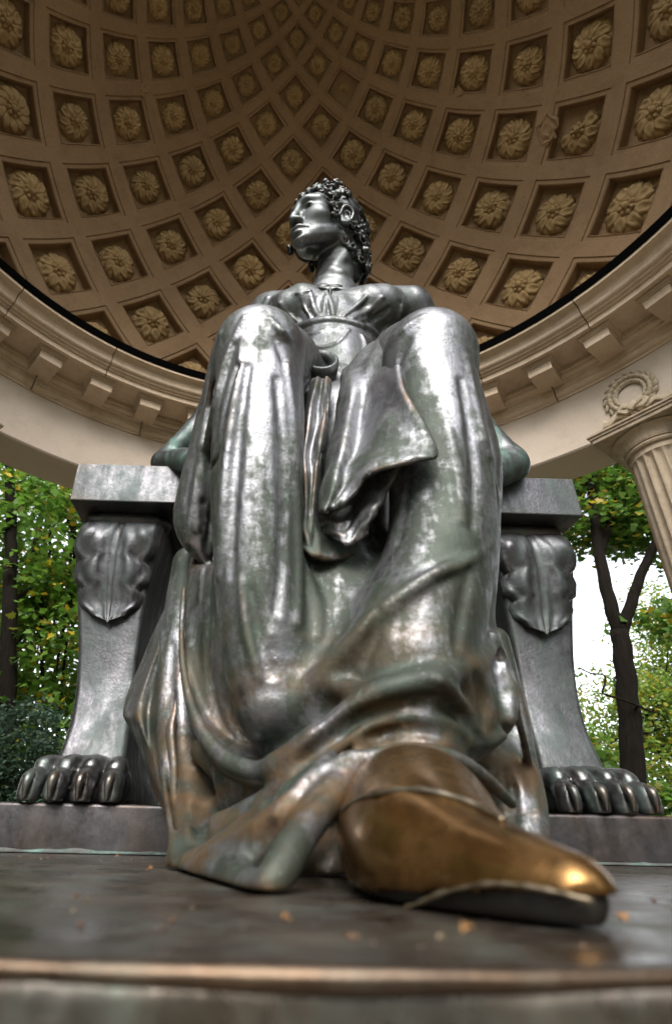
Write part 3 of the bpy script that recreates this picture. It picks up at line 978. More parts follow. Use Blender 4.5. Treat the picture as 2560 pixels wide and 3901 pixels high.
    for q, x in enumerate(xs):
        dy = .018*abs(q-1.5)/1.5
        vv, ff = tube(catmull([(x*1.03, -.060+dy, .060), (x*1.03, -.080+dy, .050), (x*1.03, -.088+dy, .030), (x*1.03, -.084+dy, .004)], 4), list(np.interp(np.linspace(0, 1, 13), [0, .4, 1], [.012, .013, .004])), 8)
        obj('claw', meshdata('claw', [(a*1.0, b2, c) for a, b2, c in vv], ff, M_PAW), pw)
bm = bmesh.new(); box_bm(bm, -.51, .51, .34, 1.0, .46, .62, .01); tpart('seat', bm, M_THRONE)
bm = bmesh.new(); box_bm(bm, -.50, .50, .50, .56, .101, .459, .004); tpart('seat_riser', bm, M_THRONE)
bm = bmesh.new(); box_bm(bm, -.46, .46, .78, .92, .621, 1.35, .02); tpart('back_panel', bm, M_THRONE)

# ------------------------------------------------------------------ sculpting strokes in metres: (blend, op, [(x, y, z, radius), ...])
STROKES = {
 'gown': [
  (0.03, 'u', [[-0.2202,-0.7841,0.9491,0.0884],[-0.2164,-0.7791,0.8007,0.0904],[-0.2148,-0.7741,0.6464,0.0881],[-0.2074,-0.7691,0.4678,0.0783],[-0.1939,-0.7741,0.312,0.0678],[-0.1827,-0.7841,0.2158,0.0519]]),
  (0.05, 'u', [[-0.2207,-0.7741,0.9596,0.0857],[-0.1866,-0.5941,1.1076,0.1164],[-0.117,-0.2941,1.3191,0.1808]]),
  (0.03, 'u', [[0.1457,-0.7841,0.9524,0.0885],[0.1376,-0.7791,0.8107,0.0943],[0.1303,-0.7791,0.652,0.0961],[0.1137,-0.7841,0.5104,0.0925],[0.08,-0.7921,0.4003,0.094],[0.0468,-0.8021,0.3226,0.1001],[0.0288,-0.8091,0.2647,0.1028]]),
  (0.012, 'u', [[0.0251,-0.8021,0.2241,0.0883],[0.0212,-0.8061,0.1794,0.0882],[0.0113,-0.8441,0.1482,0.0671]]),
  (0.05, 'u', [[0.1495,-0.7741,0.963,0.0858],[0.1581,-0.5941,1.1178,0.1168],[0.1479,-0.2941,1.3268,0.1812]]),
  (0.04, 'u', [[0.2228,-0.6941,1.0252,0.0525],[0.2417,-0.6641,0.9017,0.0571],[0.2542,-0.6441,0.7721,0.0608],[0.2411,-0.6441,0.6501,0.0525],[0.1977,-0.6741,0.4962,0.0497],[0.1671,-0.7141,0.3775,0.0416],[0.1621,-0.7441,0.286,0.0421],[0.1489,-0.7741,0.2249,0.0396]]),
  (0.03, 'u', [[-0.2801,-0.7141,1.0033,0.0544],[-0.2986,-0.6741,0.8904,0.0584],[-0.3189,-0.6441,0.7568,0.0595],[-0.3403,-0.6241,0.6473,0.0551],[-0.3377,-0.6241,0.5951,0.0431],[-0.3277,-0.6241,0.56,0.0266]]),
  (0.05, 'u', [[-0.013,-0.5641,0.9261,0.1168],[-0.0431,-0.6241,0.5921,0.1077],[-0.0676,-0.6791,0.4262,0.0998],[-0.0857,-0.7141,0.3179,0.0882],[-0.1055,-0.7541,0.2235,0.074]]),
  (0.03, 'u', [[-0.2938,-0.5941,0.4826,0.0526],[-0.2691,-0.6141,0.3186,0.0562],[-0.2188,-0.6641,0.2107,0.051],[-0.1713,-0.7041,0.1816,0.0415]]),
  (0.03, 'u', [[-0.3711,-0.5041,0.5819,0.0371],[-0.3701,-0.5141,0.4355,0.0421],[-0.3547,-0.5341,0.2955,0.0441],[-0.3304,-0.5741,0.1501,0.0445],[-0.2982,-0.6441,0.0667,0.0414],[-0.2776,-0.7441,0.0188,0.0278]]),
  (0.035, 'u', [[-0.3019,-0.7691,0.0074,0.0163],[-0.2621,-0.8291,0.0104,0.0185],[-0.22,-0.8791,0.0318,0.0217],[-0.1868,-0.9091,0.0548,0.0222],[-0.1527,-0.9391,0.0795,0.0207],[-0.1199,-0.9641,0.1025,0.0184],[-0.0887,-0.9891,0.114,0.0132],[-0.0532,-1.0041,0.1218,0.0102],[-0.0167,-1.0091,0.1263,0.0093],[0.0224,-0.9991,0.1196,0.0093],[0.0664,-0.9591,0.104,0.0088],[0.1151,-0.8991,0.083,0.0073]]),
  (0.02, 'u', [[-0.277,-0.8341,0.002,0.0139],[-0.2366,-0.9341,0.002,0.0159],[-0.2043,-1.0341,0.0028,0.0168],[-0.1832,-1.0941,0.0034,0.0158],[-0.1678,-1.0891,0.0198,0.017],[-0.1494,-1.0591,0.0439,0.0175],[-0.1272,-1.0291,0.0684,0.0163],[-0.1001,-1.0041,0.0903,0.0118]]),
  (0.03, 'u', [[-0.2412,-0.8841,0.0085,0.0182],[-0.1991,-0.9691,0.0259,0.0236],[-0.1683,-0.9991,0.0502,0.0239],[-0.1371,-0.9991,0.0767,0.0208],[-0.1082,-0.9891,0.098,0.0159]]),
  (0.03, 'u', [[-0.2727,-0.7441,0.0321,0.0292],[-0.217,-0.7841,0.049,0.0323],[-0.1654,-0.8341,0.0744,0.031],[-0.1174,-0.8741,0.1057,0.0301],[-0.0696,-0.8941,0.1325,0.0245]]),
  (0.012, 'u', [[-0.3578,-0.6141,0.4726,0.0069],[-0.3467,-0.6441,0.3488,0.0071],[-0.3206,-0.6791,0.2519,0.0088],[-0.2876,-0.7191,0.1854,0.0109],[-0.2464,-0.7641,0.1417,0.0127],[-0.2045,-0.8091,0.1218,0.0137],[-0.1664,-0.8441,0.1256,0.0132],[-0.1234,-0.8761,0.1535,0.0124]]),
  (0.03, 'u', [[-0.1664,-0.8441,0.1256,0.0132],[-0.1233,-0.8741,0.1538,0.013],[-0.0826,-0.8991,0.1861,0.0123],[-0.0398,-0.9161,0.2075,0.0111],[0.0033,-0.9221,0.2181,0.0106],[0.0419,-0.9161,0.2248,0.0096]]),
  (0.04, 'u', [[-0.0684,-0.8641,0.184,0.0198],[-0.0231,-0.8791,0.2035,0.0197],[0.0232,-0.8841,0.2137,0.0197]]),
  (0.03, 'u', [[-0.2939,-0.6441,0.1672,0.0203],[-0.237,-0.7091,0.1239,0.0227],[-0.1883,-0.7641,0.1091,0.0237],[-0.1417,-0.8091,0.1269,0.0216],[-0.0962,-0.8441,0.162,0.0188]]),
  (0.012, 'u', [[0.1123,-0.8721,0.4255,0.0053],[0.0606,-0.8991,0.3885,0.0076],[0.003,-0.8991,0.3477,0.0093],[-0.0491,-0.8821,0.3026,0.0105],[-0.1107,-0.8391,0.2445,0.0106],[-0.1545,-0.8161,0.2057,0.0094],[-0.1973,-0.7941,0.1696,0.0069]]),
  (0.02, 'u', [[-0.1095,-0.8241,0.2401,0.0082],[-0.064,-0.8861,0.2171,0.0093],[-0.0286,-0.9131,0.2151,0.0095],[0.0157,-0.9191,0.2235,0.0095],[0.0533,-0.9091,0.2324,0.0091],[0.0943,-0.8791,0.2516,0.009],[0.1429,-0.8341,0.2878,0.009],[0.1796,-0.7841,0.3329,0.0076]]),
  (0.035, 'u', [[0.0354,-0.8591,0.3611,0.0248],[-0.0199,-0.8541,0.3055,0.0279],[-0.0758,-0.8241,0.2484,0.0279],[-0.1317,-0.7991,0.2077,0.0216]]),
  (0.03, 'u', [[0.2474,-0.6141,0.3799,0.0264],[0.2566,-0.6141,0.2593,0.0266],[0.2479,-0.6341,0.1556,0.0262],[0.2401,-0.6541,0.0893,0.0228],[0.2188,-0.6941,0.0466,0.0168]]),
  (0.04, 'u', [[0.166,-0.6441,0.1801,0.0512],[0.1995,-0.6441,0.1207,0.0468],[0.2014,-0.6641,0.0579,0.0404]]),
  (0.03, 'u', [[-0.1321,-0.7441,0.1672,0.0461],[-0.0578,-0.7841,0.1812,0.0477],[0.0899,-0.8041,0.1871,0.045]]),
  (0.03, 'u', [[-0.2235,-0.6841,0.0972,0.037],[-0.1704,-0.7341,0.107,0.0354],[-0.1096,-0.7841,0.1358,0.0341]]),
  (0.05, 'u', [[0.0941,-0.8041,0.2177,0.0477],[0.1277,-0.7941,0.2079,0.0384]]),
  (0.03, 'u', [[-0.138,-0.8441,0.0216,0.0295],[-0.098,-0.8241,0.0362,0.0333],[-0.1064,-0.8441,-0.0007,0.0264]]),
  (0.05, 'u', [[-0.0242,-0.5241,1.097,0.0691],[-0.0316,-0.5441,0.9419,0.0865]]),
  (0.012, 'u', [[-0.1039,-0.5641,1.2203,0.014],[-0.0998,-0.5641,1.1641,0.0161],[-0.0952,-0.5841,1.0902,0.0177]]),
  (0.012, 'u', [[0.0371,-0.5441,1.2215,0.019],[0.0213,-0.5441,1.1885,0.0188]]),
  (0.008, 'u', [[0.0371,-0.9312,0.2221,0.0066],[0.0542,-0.9149,0.2142,0.0084],[0.0799,-0.877,0.1984,0.0104],[0.096,-0.8645,0.1774,0.0078],[0.1136,-0.8469,0.165,0.0053]]),
  (0.01, 's', [[-0.1838,-0.9393,0.0798,0.0049],[-0.1472,-0.8878,0.1178,0.0072],[-0.1078,-0.9006,0.1492,0.0091],[-0.0622,-0.9102,0.1754,0.011],[-0.0143,-0.9205,0.1933,0.009],[0.0321,-0.9147,0.1979,0.007],[0.0675,-0.8846,0.1872,0.0051]]),
  (0.008, 'u', [[-0.1728,-1.0202,0.061,0.0043],[-0.1285,-0.9973,0.1076,0.0056],[-0.0756,-0.9067,0.1521,0.0076],[-0.0289,-0.8977,0.1719,0.0089],[0.0084,-0.9059,0.18,0.0075],[0.0527,-0.8917,0.1759,0.0064],[0.084,-0.8671,0.163,0.0052]]),
  (0.01, 's', [[-0.1531,-1.0311,0.0757,0.003],[-0.1146,-1.0046,0.1162,0.0046],[-0.0513,-0.9018,0.1559,0.0071],[-0.0051,-0.9107,0.1631,0.0055],[0.0404,-0.9058,0.1584,0.0038]]),
  (0.008, 'u', [[0.1674,-0.8073,0.3223,0.0081],[0.1907,-0.7745,0.2781,0.0103],[0.1726,-0.8134,0.229,0.0117],[0.1554,-0.823,0.1862,0.0112],[0.1236,-0.8348,0.1637,0.009],[0.0875,-0.8615,0.157,0.0069]]),
  (0.012, 's', [[0.0996,-0.8894,0.2372,0.0053],[0.1171,-0.8683,0.2109,0.0131],[0.1126,-0.86,0.1836,0.0053]]),
  (0.008, 's', [[-0.2131,-1.0445,0.0162,0.002],[-0.186,-1.018,0.0362,0.0038],[-0.1585,-1.0453,0.0638,0.0037],[-0.1217,-1.0324,0.0895,0.0022]]),
  (0.008, 'u', [[-0.2528,-0.92,0.0208,0.0039],[-0.2069,-0.9933,0.0429,0.0047],[-0.168,-1.0167,0.071,0.0057],[-0.1274,-1.0046,0.1044,0.0048],[-0.0898,-1.0012,0.1223,0.0037]]),
  (0.012, 's', [[-0.2739,-0.6965,0.1187,0.0067],[-0.2814,-0.6938,0.091,0.02],[-0.2709,-0.7928,0.0391,0.0081]]),
  (0.008, 'u', [[-0.2987,-0.8383,0.9461,0.0062],[-0.33,-0.7171,0.8568,0.0084],[-0.3343,-0.6983,0.7451,0.0099],[-0.3463,-0.672,0.6178,0.0087],[-0.354,-0.6467,0.5609,0.0078]]),
  (0.008, 'u', [[-0.2472,-0.8744,0.9516,0.006],[-0.2812,-0.8431,0.8687,0.008],[-0.3004,-0.8053,0.7803,0.01],[-0.3253,-0.6997,0.7443,0.011],[-0.3358,-0.6774,0.6426,0.0093],[-0.3357,-0.6638,0.583,0.0078]]),
  (0.012, 'u', [[-0.248,-0.8668,0.8966,0.0067],[-0.2593,-0.8523,0.7331,0.0099],[-0.2656,-0.8362,0.6001,0.0128],[-0.2669,-0.8181,0.4821,0.0105],[-0.2683,-0.8042,0.4174,0.0085]]),
  (0.008, 's', [[-0.2676,-0.8614,0.8933,0.0042],[-0.2936,-0.8285,0.7563,0.0063],[-0.3031,-0.7995,0.6659,0.0067],[-0.3244,-0.6784,0.6365,0.0062]]),
  (0.008, 's', [[-0.2559,-0.8635,0.8338,0.0041],[-0.2792,-0.8443,0.7329,0.006],[-0.2892,-0.8271,0.6465,0.0078],[-0.3096,-0.6709,0.631,0.0079],[-0.3129,-0.6443,0.5447,0.0069]]),
  (0.01, 's', [[-0.2362,-0.8702,0.8281,0.0049],[-0.2449,-0.8647,0.7172,0.0078],[-0.2499,-0.8561,0.609,0.0105],[-0.2504,-0.8439,0.5115,0.0083],[-0.2471,-0.8335,0.4058,0.0062]]),
  (0.008, 'u', [[-0.1969,-0.8755,0.9474,0.0043],[-0.1601,-0.8525,0.9143,0.0095],[-0.109,-0.6556,1.0077,0.0093]]),
  (0.01, 's', [[-0.1856,-0.8699,0.8989,0.0042],[-0.1591,-0.8545,0.8362,0.0083],[-0.1403,-0.8315,0.7687,0.0049]]),
  (0.01, 'u', [[-0.1625,-0.8504,0.8475,0.0067],[-0.1505,-0.8365,0.7408,0.0087],[-0.1462,-0.8248,0.631,0.0105],[-0.1419,-0.8099,0.5151,0.0104],[-0.1393,-0.8072,0.4112,0.0085],[-0.1429,-0.8187,0.3332,0.0067]]),
  (0.01, 's', [[-0.182,-0.8652,0.8017,0.0057],[-0.1714,-0.8568,0.6859,0.0085],[-0.1644,-0.8465,0.5727,0.0111],[-0.1656,-0.839,0.4518,0.0084],[-0.1753,-0.8418,0.3464,0.0059]]),
  (0.01, 'u', [[0.1127,-0.8704,0.9708,0.0052],[0.0751,-0.8444,0.9583,0.0088],[0.0548,-0.8073,0.957,0.0097],[0.0508,-0.7698,0.9368,0.0074]]),
  (0.01, 's', [[0.08,-0.8546,0.9236,0.0043],[0.0577,-0.8286,0.8796,0.0087],[0.0499,-0.8208,0.8056,0.0051]]),
  (0.008, 'u', [[0.179,-0.841,0.4719,0.0035],[0.1139,-0.879,0.4158,0.0066],[0.0576,-0.9058,0.3848,0.005]]),
  (0.01, 'u', [[0.1873,-0.8582,0.8722,0.005],[0.1913,-0.8517,0.7464,0.008],[0.1986,-0.8417,0.6463,0.0082],[0.2765,-0.6826,0.6683,0.0071]]),
  (0.01, 's', [[0.1659,-0.8714,0.806,0.0057],[0.164,-0.8734,0.6823,0.0094],[0.1545,-0.8739,0.5716,0.0091],[0.1359,-0.8758,0.4785,0.0055]]),
  (0.01, 's', [[0.0522,-0.8424,0.6068,0.003],[0.0378,-0.8378,0.5397,0.0073],[0.0214,-0.8412,0.4707,0.0035]]),
  (0.01, 'u', [[0.1249,-0.8731,0.6773,0.0038],[0.1268,-0.8719,0.5851,0.0087],[0.118,-0.8757,0.4918,0.0041]]),
  (0.012, 's', [[-0.0307,-0.9035,0.3265,0.0037],[-0.0378,-0.896,0.2905,0.0091],[-0.0504,-0.8828,0.2572,0.0048]]),
  (0.01, 'u', [[-0.2307,-0.8373,0.3959,0.0041],[-0.2166,-0.8353,0.3119,0.0084],[-0.1989,-0.8353,0.2476,0.0044]]),
  (0.01, 's', [[-0.2138,-0.8444,0.3797,0.0034],[-0.198,-0.8452,0.3039,0.0077],[-0.1804,-0.84,0.2477,0.0037]]),
  (0.012, 's', [[0.1173,-0.8805,0.4005,0.0039],[0.0919,-0.8965,0.333,0.0099],[0.0744,-0.9034,0.2787,0.0047]]),
  (0.01, 'u', [[-0.4031,-0.5378,0.3983,0.0062],[-0.3829,-0.5682,0.2468,0.0073],[-0.3632,-0.6014,0.1463,0.0082],[-0.2999,-0.8009,0.0077,0.005]]),
  (0.012, 's', [[-0.38,-0.5648,0.3737,0.0052],[-0.3646,-0.5915,0.2445,0.0085],[-0.3412,-0.6351,0.1324,0.0087],[-0.3101,-0.7087,0.067,0.0065]]),
  (0.01, 'u', [[0.1895,-0.7644,0.3231,0.0042],[0.1812,-0.8054,0.2191,0.0055],[0.246,-0.6668,0.1515,0.0066],[0.2293,-0.7021,0.0748,0.0052]]),
  (0.012, 's', [[0.1631,-0.8012,0.2723,0.004],[0.1492,-0.8372,0.1881,0.006],[0.2031,-0.6936,0.1365,0.0073],[0.1918,-0.7053,0.0757,0.0052]]),
  (0.01, 'u', [[-0.1356,-0.7956,0.4643,0.0044],[-0.1104,-0.7862,0.3789,0.0127],[-0.1082,-0.8056,0.3162,0.0054]]),
 ],
 'torso': [
  (0.05, 'u', [[-0.1938,-0.2041,1.7864,0.0715],[0.0282,-0.1841,1.8033,0.0954],[0.3163,-0.2041,1.8169,0.0818]]),
  (0.05, 'u', [[0.024,-0.1941,1.7051,0.1474],[0.0201,-0.2041,1.6157,0.1562],[0.0195,-0.2241,1.4285,0.1627],[0.0188,-0.2241,1.2035,0.1815]]),
  (0.04, 'u', [[-0.1339,-0.2591,1.7171,0.0781],[-0.0966,-0.2641,1.7259,0.0875]]),
  (0.04, 'u', [[0.1535,-0.2641,1.7293,0.0875],[0.1931,-0.2591,1.7458,0.0849]]),
  (0.03, 'u', [[-0.23,-0.1841,1.7999,0.0625],[-0.2728,-0.1741,1.7072,0.0646],[-0.3226,-0.1541,1.5498,0.0597]]),
  (0.03, 'u', [[0.3398,-0.1841,1.8421,0.0664],[0.366,-0.1791,1.7213,0.068],[0.4031,-0.1741,1.551,0.0623]]),
  (0.006, 's', [[-0.0151,-0.3481,1.6926,0.0075],[-0.0132,-0.3644,1.6216,0.0131],[-0.0092,-0.3713,1.5684,0.0086]]),
  (0.006, 's', [[-0.1048,-0.3385,1.6762,0.0075],[-0.0831,-0.3331,1.6404,0.0149],[-0.0562,-0.353,1.5819,0.0087]]),
  (0.006, 's', [[0.1031,-0.3384,1.6719,0.0075],[0.0584,-0.3678,1.5972,0.0145],[0.0223,-0.3753,1.5585,0.0086]]),
  (0.006, 's', [[-0.1642,-0.3116,1.6621,0.0075],[-0.1337,-0.2952,1.6375,0.0136],[-0.106,-0.3079,1.6025,0.0089]]),
  (0.006, 's', [[0.2084,-0.318,1.677,0.0075],[0.1602,-0.307,1.6388,0.0151],[0.1072,-0.349,1.5621,0.0087]]),
  (0.006, 's', [[-0.0471,-0.3444,1.6935,0.0045],[-0.0442,-0.3487,1.6432,0.0089],[-0.0369,-0.3596,1.5857,0.0058]]),
  (0.006, 's', [[0.0297,-0.3515,1.6876,0.0045],[0.0231,-0.365,1.6257,0.0088],[0.0114,-0.3715,1.5732,0.0057]]),
  (0.006, 's', [[0.2491,-0.3175,1.7129,0.0061],[0.2727,-0.2752,1.7072,0.0124],[0.271,-0.2149,1.7152,0.008]]),
  (0.006, 's', [[-0.2085,-0.2875,1.7365,0.0062],[-0.2134,-0.2756,1.6995,0.0124],[-0.2078,-0.2397,1.6884,0.0078]]),
  (0.003, 'u', [[-0.1293,-0.2453,1.6289,0.02],[-0.0967,-0.3027,1.5877,0.0193],[-0.0577,-0.3411,1.5633,0.0188],[-0.0118,-0.3613,1.5505,0.0185],[0.0349,-0.3653,1.5411,0.0185],[0.0914,-0.3483,1.5371,0.0186],[0.1465,-0.2912,1.5697,0.0193]]),
  (0.007, 'u', [[-0.0716,-0.3437,1.702,0.0075],[-0.0584,-0.3343,1.6429,0.0089],[-0.0443,-0.3496,1.5879,0.0102],[-0.0292,-0.3552,1.5926,0.0087],[-0.0201,-0.3412,1.6926,0.0075]]),
  (0.007, 'u', [[-0.1771,-0.3155,1.6905,0.0076],[-0.1437,-0.2975,1.6535,0.0106],[-0.1034,-0.2988,1.6096,0.0075]]),
  (0.007, 'u', [[-0.0182,-0.331,1.7459,0.0076],[-0.0041,-0.3503,1.654,0.0103],[0.0008,-0.3647,1.5785,0.0072]]),
  (0.007, 'u', [[0.1243,-0.3409,1.7031,0.0075],[0.0734,-0.3469,1.6309,0.0103],[0.0342,-0.3666,1.569,0.0072]]),
  (0.007, 'u', [[0.1802,-0.3401,1.7018,0.0075],[0.1292,-0.3195,1.6549,0.0105],[0.0628,-0.362,1.563,0.0072]]),
  (0.007, 'u', [[-0.1038,-0.3449,1.7002,0.006],[-0.0906,-0.3265,1.6619,0.009],[-0.0707,-0.3331,1.6022,0.0059]]),
  (0.007, 'u', [[0.2649,-0.2996,1.7559,0.0077],[0.2488,-0.2874,1.6938,0.0123],[0.2414,-0.2496,1.6795,0.0078]]),
  (0.007, 'u', [[-0.2217,-0.2677,1.7751,0.0079],[-0.2332,-0.2504,1.7432,0.011],[-0.2437,-0.2327,1.7072,0.0079]]),
  (0.005, 'u', [[-0.1035,-0.3119,1.5425,0.0058],[-0.0713,-0.3547,1.4531,0.007],[-0.0355,-0.3772,1.41,0.0082],[0.0102,-0.3852,1.4279,0.0068],[0.0483,-0.3756,1.4949,0.0056]]),
  (0.005, 'u', [[-0.0878,-0.3338,1.5143,0.005],[-0.0544,-0.3596,1.4936,0.007],[-0.0328,-0.3688,1.5004,0.0049]]),
  (0.005, 'u', [[-0.1155,-0.291,1.5617,0.0059],[-0.0988,-0.3309,1.4486,0.0085],[-0.0785,-0.3605,1.3614,0.0054]]),
  (0.005, 'u', [[0.0933,-0.3606,1.4895,0.0056],[0.1013,-0.3613,1.4451,0.0083],[0.093,-0.3739,1.3748,0.0054]]),
  (0.004, 'u', [[-0.1187,-0.3426,1.7072,0.0075],[-0.0746,-0.347,1.7162,0.0075]]),
 ],
 'arm_a': [
  (0.03, 'u', [[0.3218,-0.1741,1.8391,0.0666],[0.4358,-0.1641,1.5409,0.0593],[0.5015,-0.1591,1.2978,0.0531],[0.5816,-0.1691,1.1353,0.0521]]),
  (0.03, 'u', [[0.5814,-0.1741,1.1214,0.0518],[0.4569,-0.2641,1.0215,0.0442],[0.3254,-0.3941,0.9246,0.04]]),
  (0.03, 'u', [[0.5895,-0.1891,1.099,0.0387],[0.539,-0.2041,1.0491,0.027]]),
 ],
 'arm_b': [
  (0.03, 'u', [[-0.2266,-0.1741,1.7977,0.066],[-0.3382,-0.1441,1.538,0.0598],[-0.4298,-0.1141,1.3228,0.0515],[-0.565,-0.0941,1.152,0.0352]]),
  (0.03, 'u', [[-0.5617,-0.0941,1.1485,0.0351],[-0.4701,-0.1941,1.0924,0.0413],[-0.3775,-0.3441,0.9705,0.0368]]),
 ],
 'shoe': [
  (0.02, 'u', [[0.0064,-0.8441,0.0987,0.052],[-0.0088,-0.9091,0.0783,0.0693],[-0.0287,-1.0041,0.0528,0.0799],[-0.0443,-1.1091,0.0307,0.0683],[-0.0332,-1.1891,0.0188,0.0457],[-0.017,-1.2391,0.016,0.0319],[-0.0037,-1.2661,0.0153,0.0237]]),
 ],
}
SHEETS = {
 'strip': [[[-0.1034,-0.6841,0.9779],[-0.0931,-0.7141,0.9595],[-0.0795,-0.7041,0.9645],[-0.0693,-0.7191,0.9553],[-0.0547,-0.6941,0.9697]],[[-0.1235,-0.7241,0.8515],[-0.1104,-0.7591,0.827],[-0.0912,-0.7441,0.8349],[-0.0797,-0.7641,0.8234],[-0.0653,-0.7241,0.8472]],[[-0.1379,-0.7341,0.7619],[-0.1246,-0.7741,0.7202],[-0.1063,-0.7591,0.7431],[-0.0913,-0.7791,0.7224],[-0.0726,-0.7341,0.7526]],[[-0.1348,-0.7391,0.6728],[-0.1254,-0.7791,0.6453],[-0.1129,-0.7641,0.656],[-0.103,-0.7741,0.6493],[-0.0869,-0.7341,0.6672]],[[-0.136,-0.7441,0.5715],[-0.1272,-0.7841,0.5438],[-0.1153,-0.7791,0.547],[-0.1048,-0.7741,0.5457],[-0.0909,-0.7341,0.5644]],[[-0.1385,-0.7441,0.5346],[-0.1287,-0.7911,0.5024],[-0.114,-0.7941,0.4952],[-0.0936,-0.7841,0.4984],[-0.0602,-0.7491,0.5177]],[[-0.1403,-0.7491,0.5069],[-0.1298,-0.7941,0.4739],[-0.1086,-0.8041,0.4596],[-0.0748,-0.7941,0.4629],[-0.0341,-0.7641,0.4872]]],
 'flap': [[[-0.0206,-0.6141,1.0746],[0.0115,-0.6241,1.1158],[0.0541,-0.6441,1.1502],[0.0931,-0.6841,1.1477],[0.1182,-0.7441,1.1043]],[[-0.0347,-0.6641,0.9926],[-0.0132,-0.7041,0.977],[0.0208,-0.7141,0.9948],[0.0531,-0.7591,0.9706],[0.0647,-0.8141,0.9186]],[[-0.0464,-0.6991,0.9132],[-0.0274,-0.7541,0.8729],[0.0075,-0.7491,0.8932],[0.0363,-0.7991,0.8585],[0.0536,-0.8591,0.8016]],[[-0.0594,-0.7241,0.8295],[-0.037,-0.7841,0.7846],[-0.0035,-0.7691,0.8041],[0.0203,-0.8341,0.7538],[0.0604,-0.8941,0.7076]],[[-0.0816,-0.7541,0.7155],[-0.0617,-0.8141,0.6758],[-0.0267,-0.7991,0.6932],[0.0045,-0.8591,0.6529],[0.0858,-0.9091,0.6078]],[[-0.0914,-0.7641,0.6566],[-0.0733,-0.8291,0.6166],[-0.0435,-0.8141,0.6374],[-0.014,-0.8741,0.6071],[0.0548,-0.9091,0.5964]],[[-0.0999,-0.7741,0.6011],[-0.0873,-0.8391,0.5642],[-0.0633,-0.8291,0.5803],[-0.0405,-0.8541,0.5794],[-0.0205,-0.8791,0.5873]],[[-0.1058,-0.7791,0.559],[-0.0983,-0.8441,0.5239],[-0.0809,-0.8391,0.5341],[-0.059,-0.8441,0.547],[-0.0332,-0.8591,0.5657]]],
 'side': [[[-0.4175,-0.3441,0.6881],[-0.4009,-0.4041,0.6549],[-0.384,-0.4741,0.6159],[-0.3659,-0.5441,0.5786]],[[-0.449,-0.3441,0.5495],[-0.4175,-0.4241,0.5187],[-0.3961,-0.4641,0.5034],[-0.3635,-0.5541,0.4686]],[[-0.4815,-0.3441,0.4281],[-0.4374,-0.4441,0.397],[-0.4101,-0.4641,0.3935],[-0.3634,-0.5741,0.3614]],[[-0.5204,-0.3441,0.2971],[-0.4595,-0.4541,0.2833],[-0.4271,-0.4541,0.2901],[-0.3646,-0.5841,0.2678]],[[-0.4931,-0.3641,0.2475],[-0.4421,-0.4741,0.2304],[-0.4162,-0.4741,0.231],[-0.3616,-0.6041,0.2107]],[[-0.4507,-0.3841,0.1798],[-0.4134,-0.4841,0.1693],[-0.3912,-0.5141,0.1664],[-0.3534,-0.6241,0.1513]],[[-0.4043,-0.4441,0.1112],[-0.3767,-0.5341,0.1063],[-0.3587,-0.5841,0.1016],[-0.3385,-0.6541,0.0966]],[[-0.3651,-0.5241,0.0651],[-0.3468,-0.5941,0.062],[-0.3332,-0.6441,0.0587],[-0.3202,-0.6941,0.0563]]],
 'basin': [[[-0.3579,-0.5941,0.5393],[-0.3289,-0.6441,0.5161],[-0.3061,-0.6691,0.5048],[-0.2775,-0.7041,0.4888]],[[-0.3531,-0.6261,0.4227],[-0.3245,-0.6541,0.4085],[-0.2971,-0.6791,0.3973],[-0.262,-0.7191,0.3818]],[[-0.3414,-0.6521,0.3304],[-0.3135,-0.6641,0.3212],[-0.2843,-0.6891,0.3094],[-0.2485,-0.7341,0.2939]],[[-0.317,-0.6871,0.2466],[-0.2902,-0.6841,0.2443],[-0.2617,-0.7041,0.2427],[-0.2278,-0.7441,0.2416]],[[-0.2841,-0.7311,0.1817],[-0.2615,-0.7091,0.1921],[-0.2373,-0.7191,0.2009],[-0.2093,-0.7541,0.2115]],[[-0.2439,-0.7791,0.1377],[-0.2274,-0.7291,0.1622],[-0.2087,-0.7291,0.1804],[-0.1855,-0.7641,0.1974]],[[-0.2028,-0.8241,0.1182],[-0.192,-0.7541,0.1463],[-0.1783,-0.7441,0.1712],[-0.1627,-0.7741,0.193]],[[-0.1663,-0.8441,0.1235],[-0.1559,-0.7761,0.1474],[-0.1446,-0.7591,0.1698],[-0.1341,-0.7841,0.1919]],[[-0.121,-0.8441,0.1581],[-0.1129,-0.8041,0.1734],[-0.1066,-0.7841,0.1894],[-0.1004,-0.7841,0.2081]],[[-0.0806,-0.8691,0.1873],[-0.0752,-0.8441,0.199],[-0.0704,-0.8241,0.2102],[-0.066,-0.8141,0.2246]],[[-0.0414,-0.8141,0.2128],[-0.0358,-0.7941,0.222],[-0.0319,-0.7841,0.2292],[-0.0269,-0.7741,0.2406]]],
 'under': [[[-0.0997,-0.7641,0.5699],[-0.0723,-0.8041,0.569],[-0.0402,-0.8041,0.5972],[-0.0034,-0.8241,0.6172],[0.0358,-0.8591,0.6211]],[[-0.1015,-0.7641,0.5561],[-0.0765,-0.7991,0.5408],[-0.0454,-0.7991,0.5548],[-0.0184,-0.8241,0.5623],[0.0084,-0.8441,0.5679]],[[-0.0965,-0.7641,0.5336],[-0.0742,-0.8041,0.5103],[-0.0501,-0.8041,0.5168],[-0.0321,-0.8241,0.5187],[-0.0142,-0.8441,0.5285]],[[-0.0837,-0.7641,0.5162],[-0.0683,-0.8091,0.4842],[-0.0509,-0.8141,0.4804],[-0.0353,-0.8141,0.4857],[-0.0274,-0.8241,0.4979]]],
}
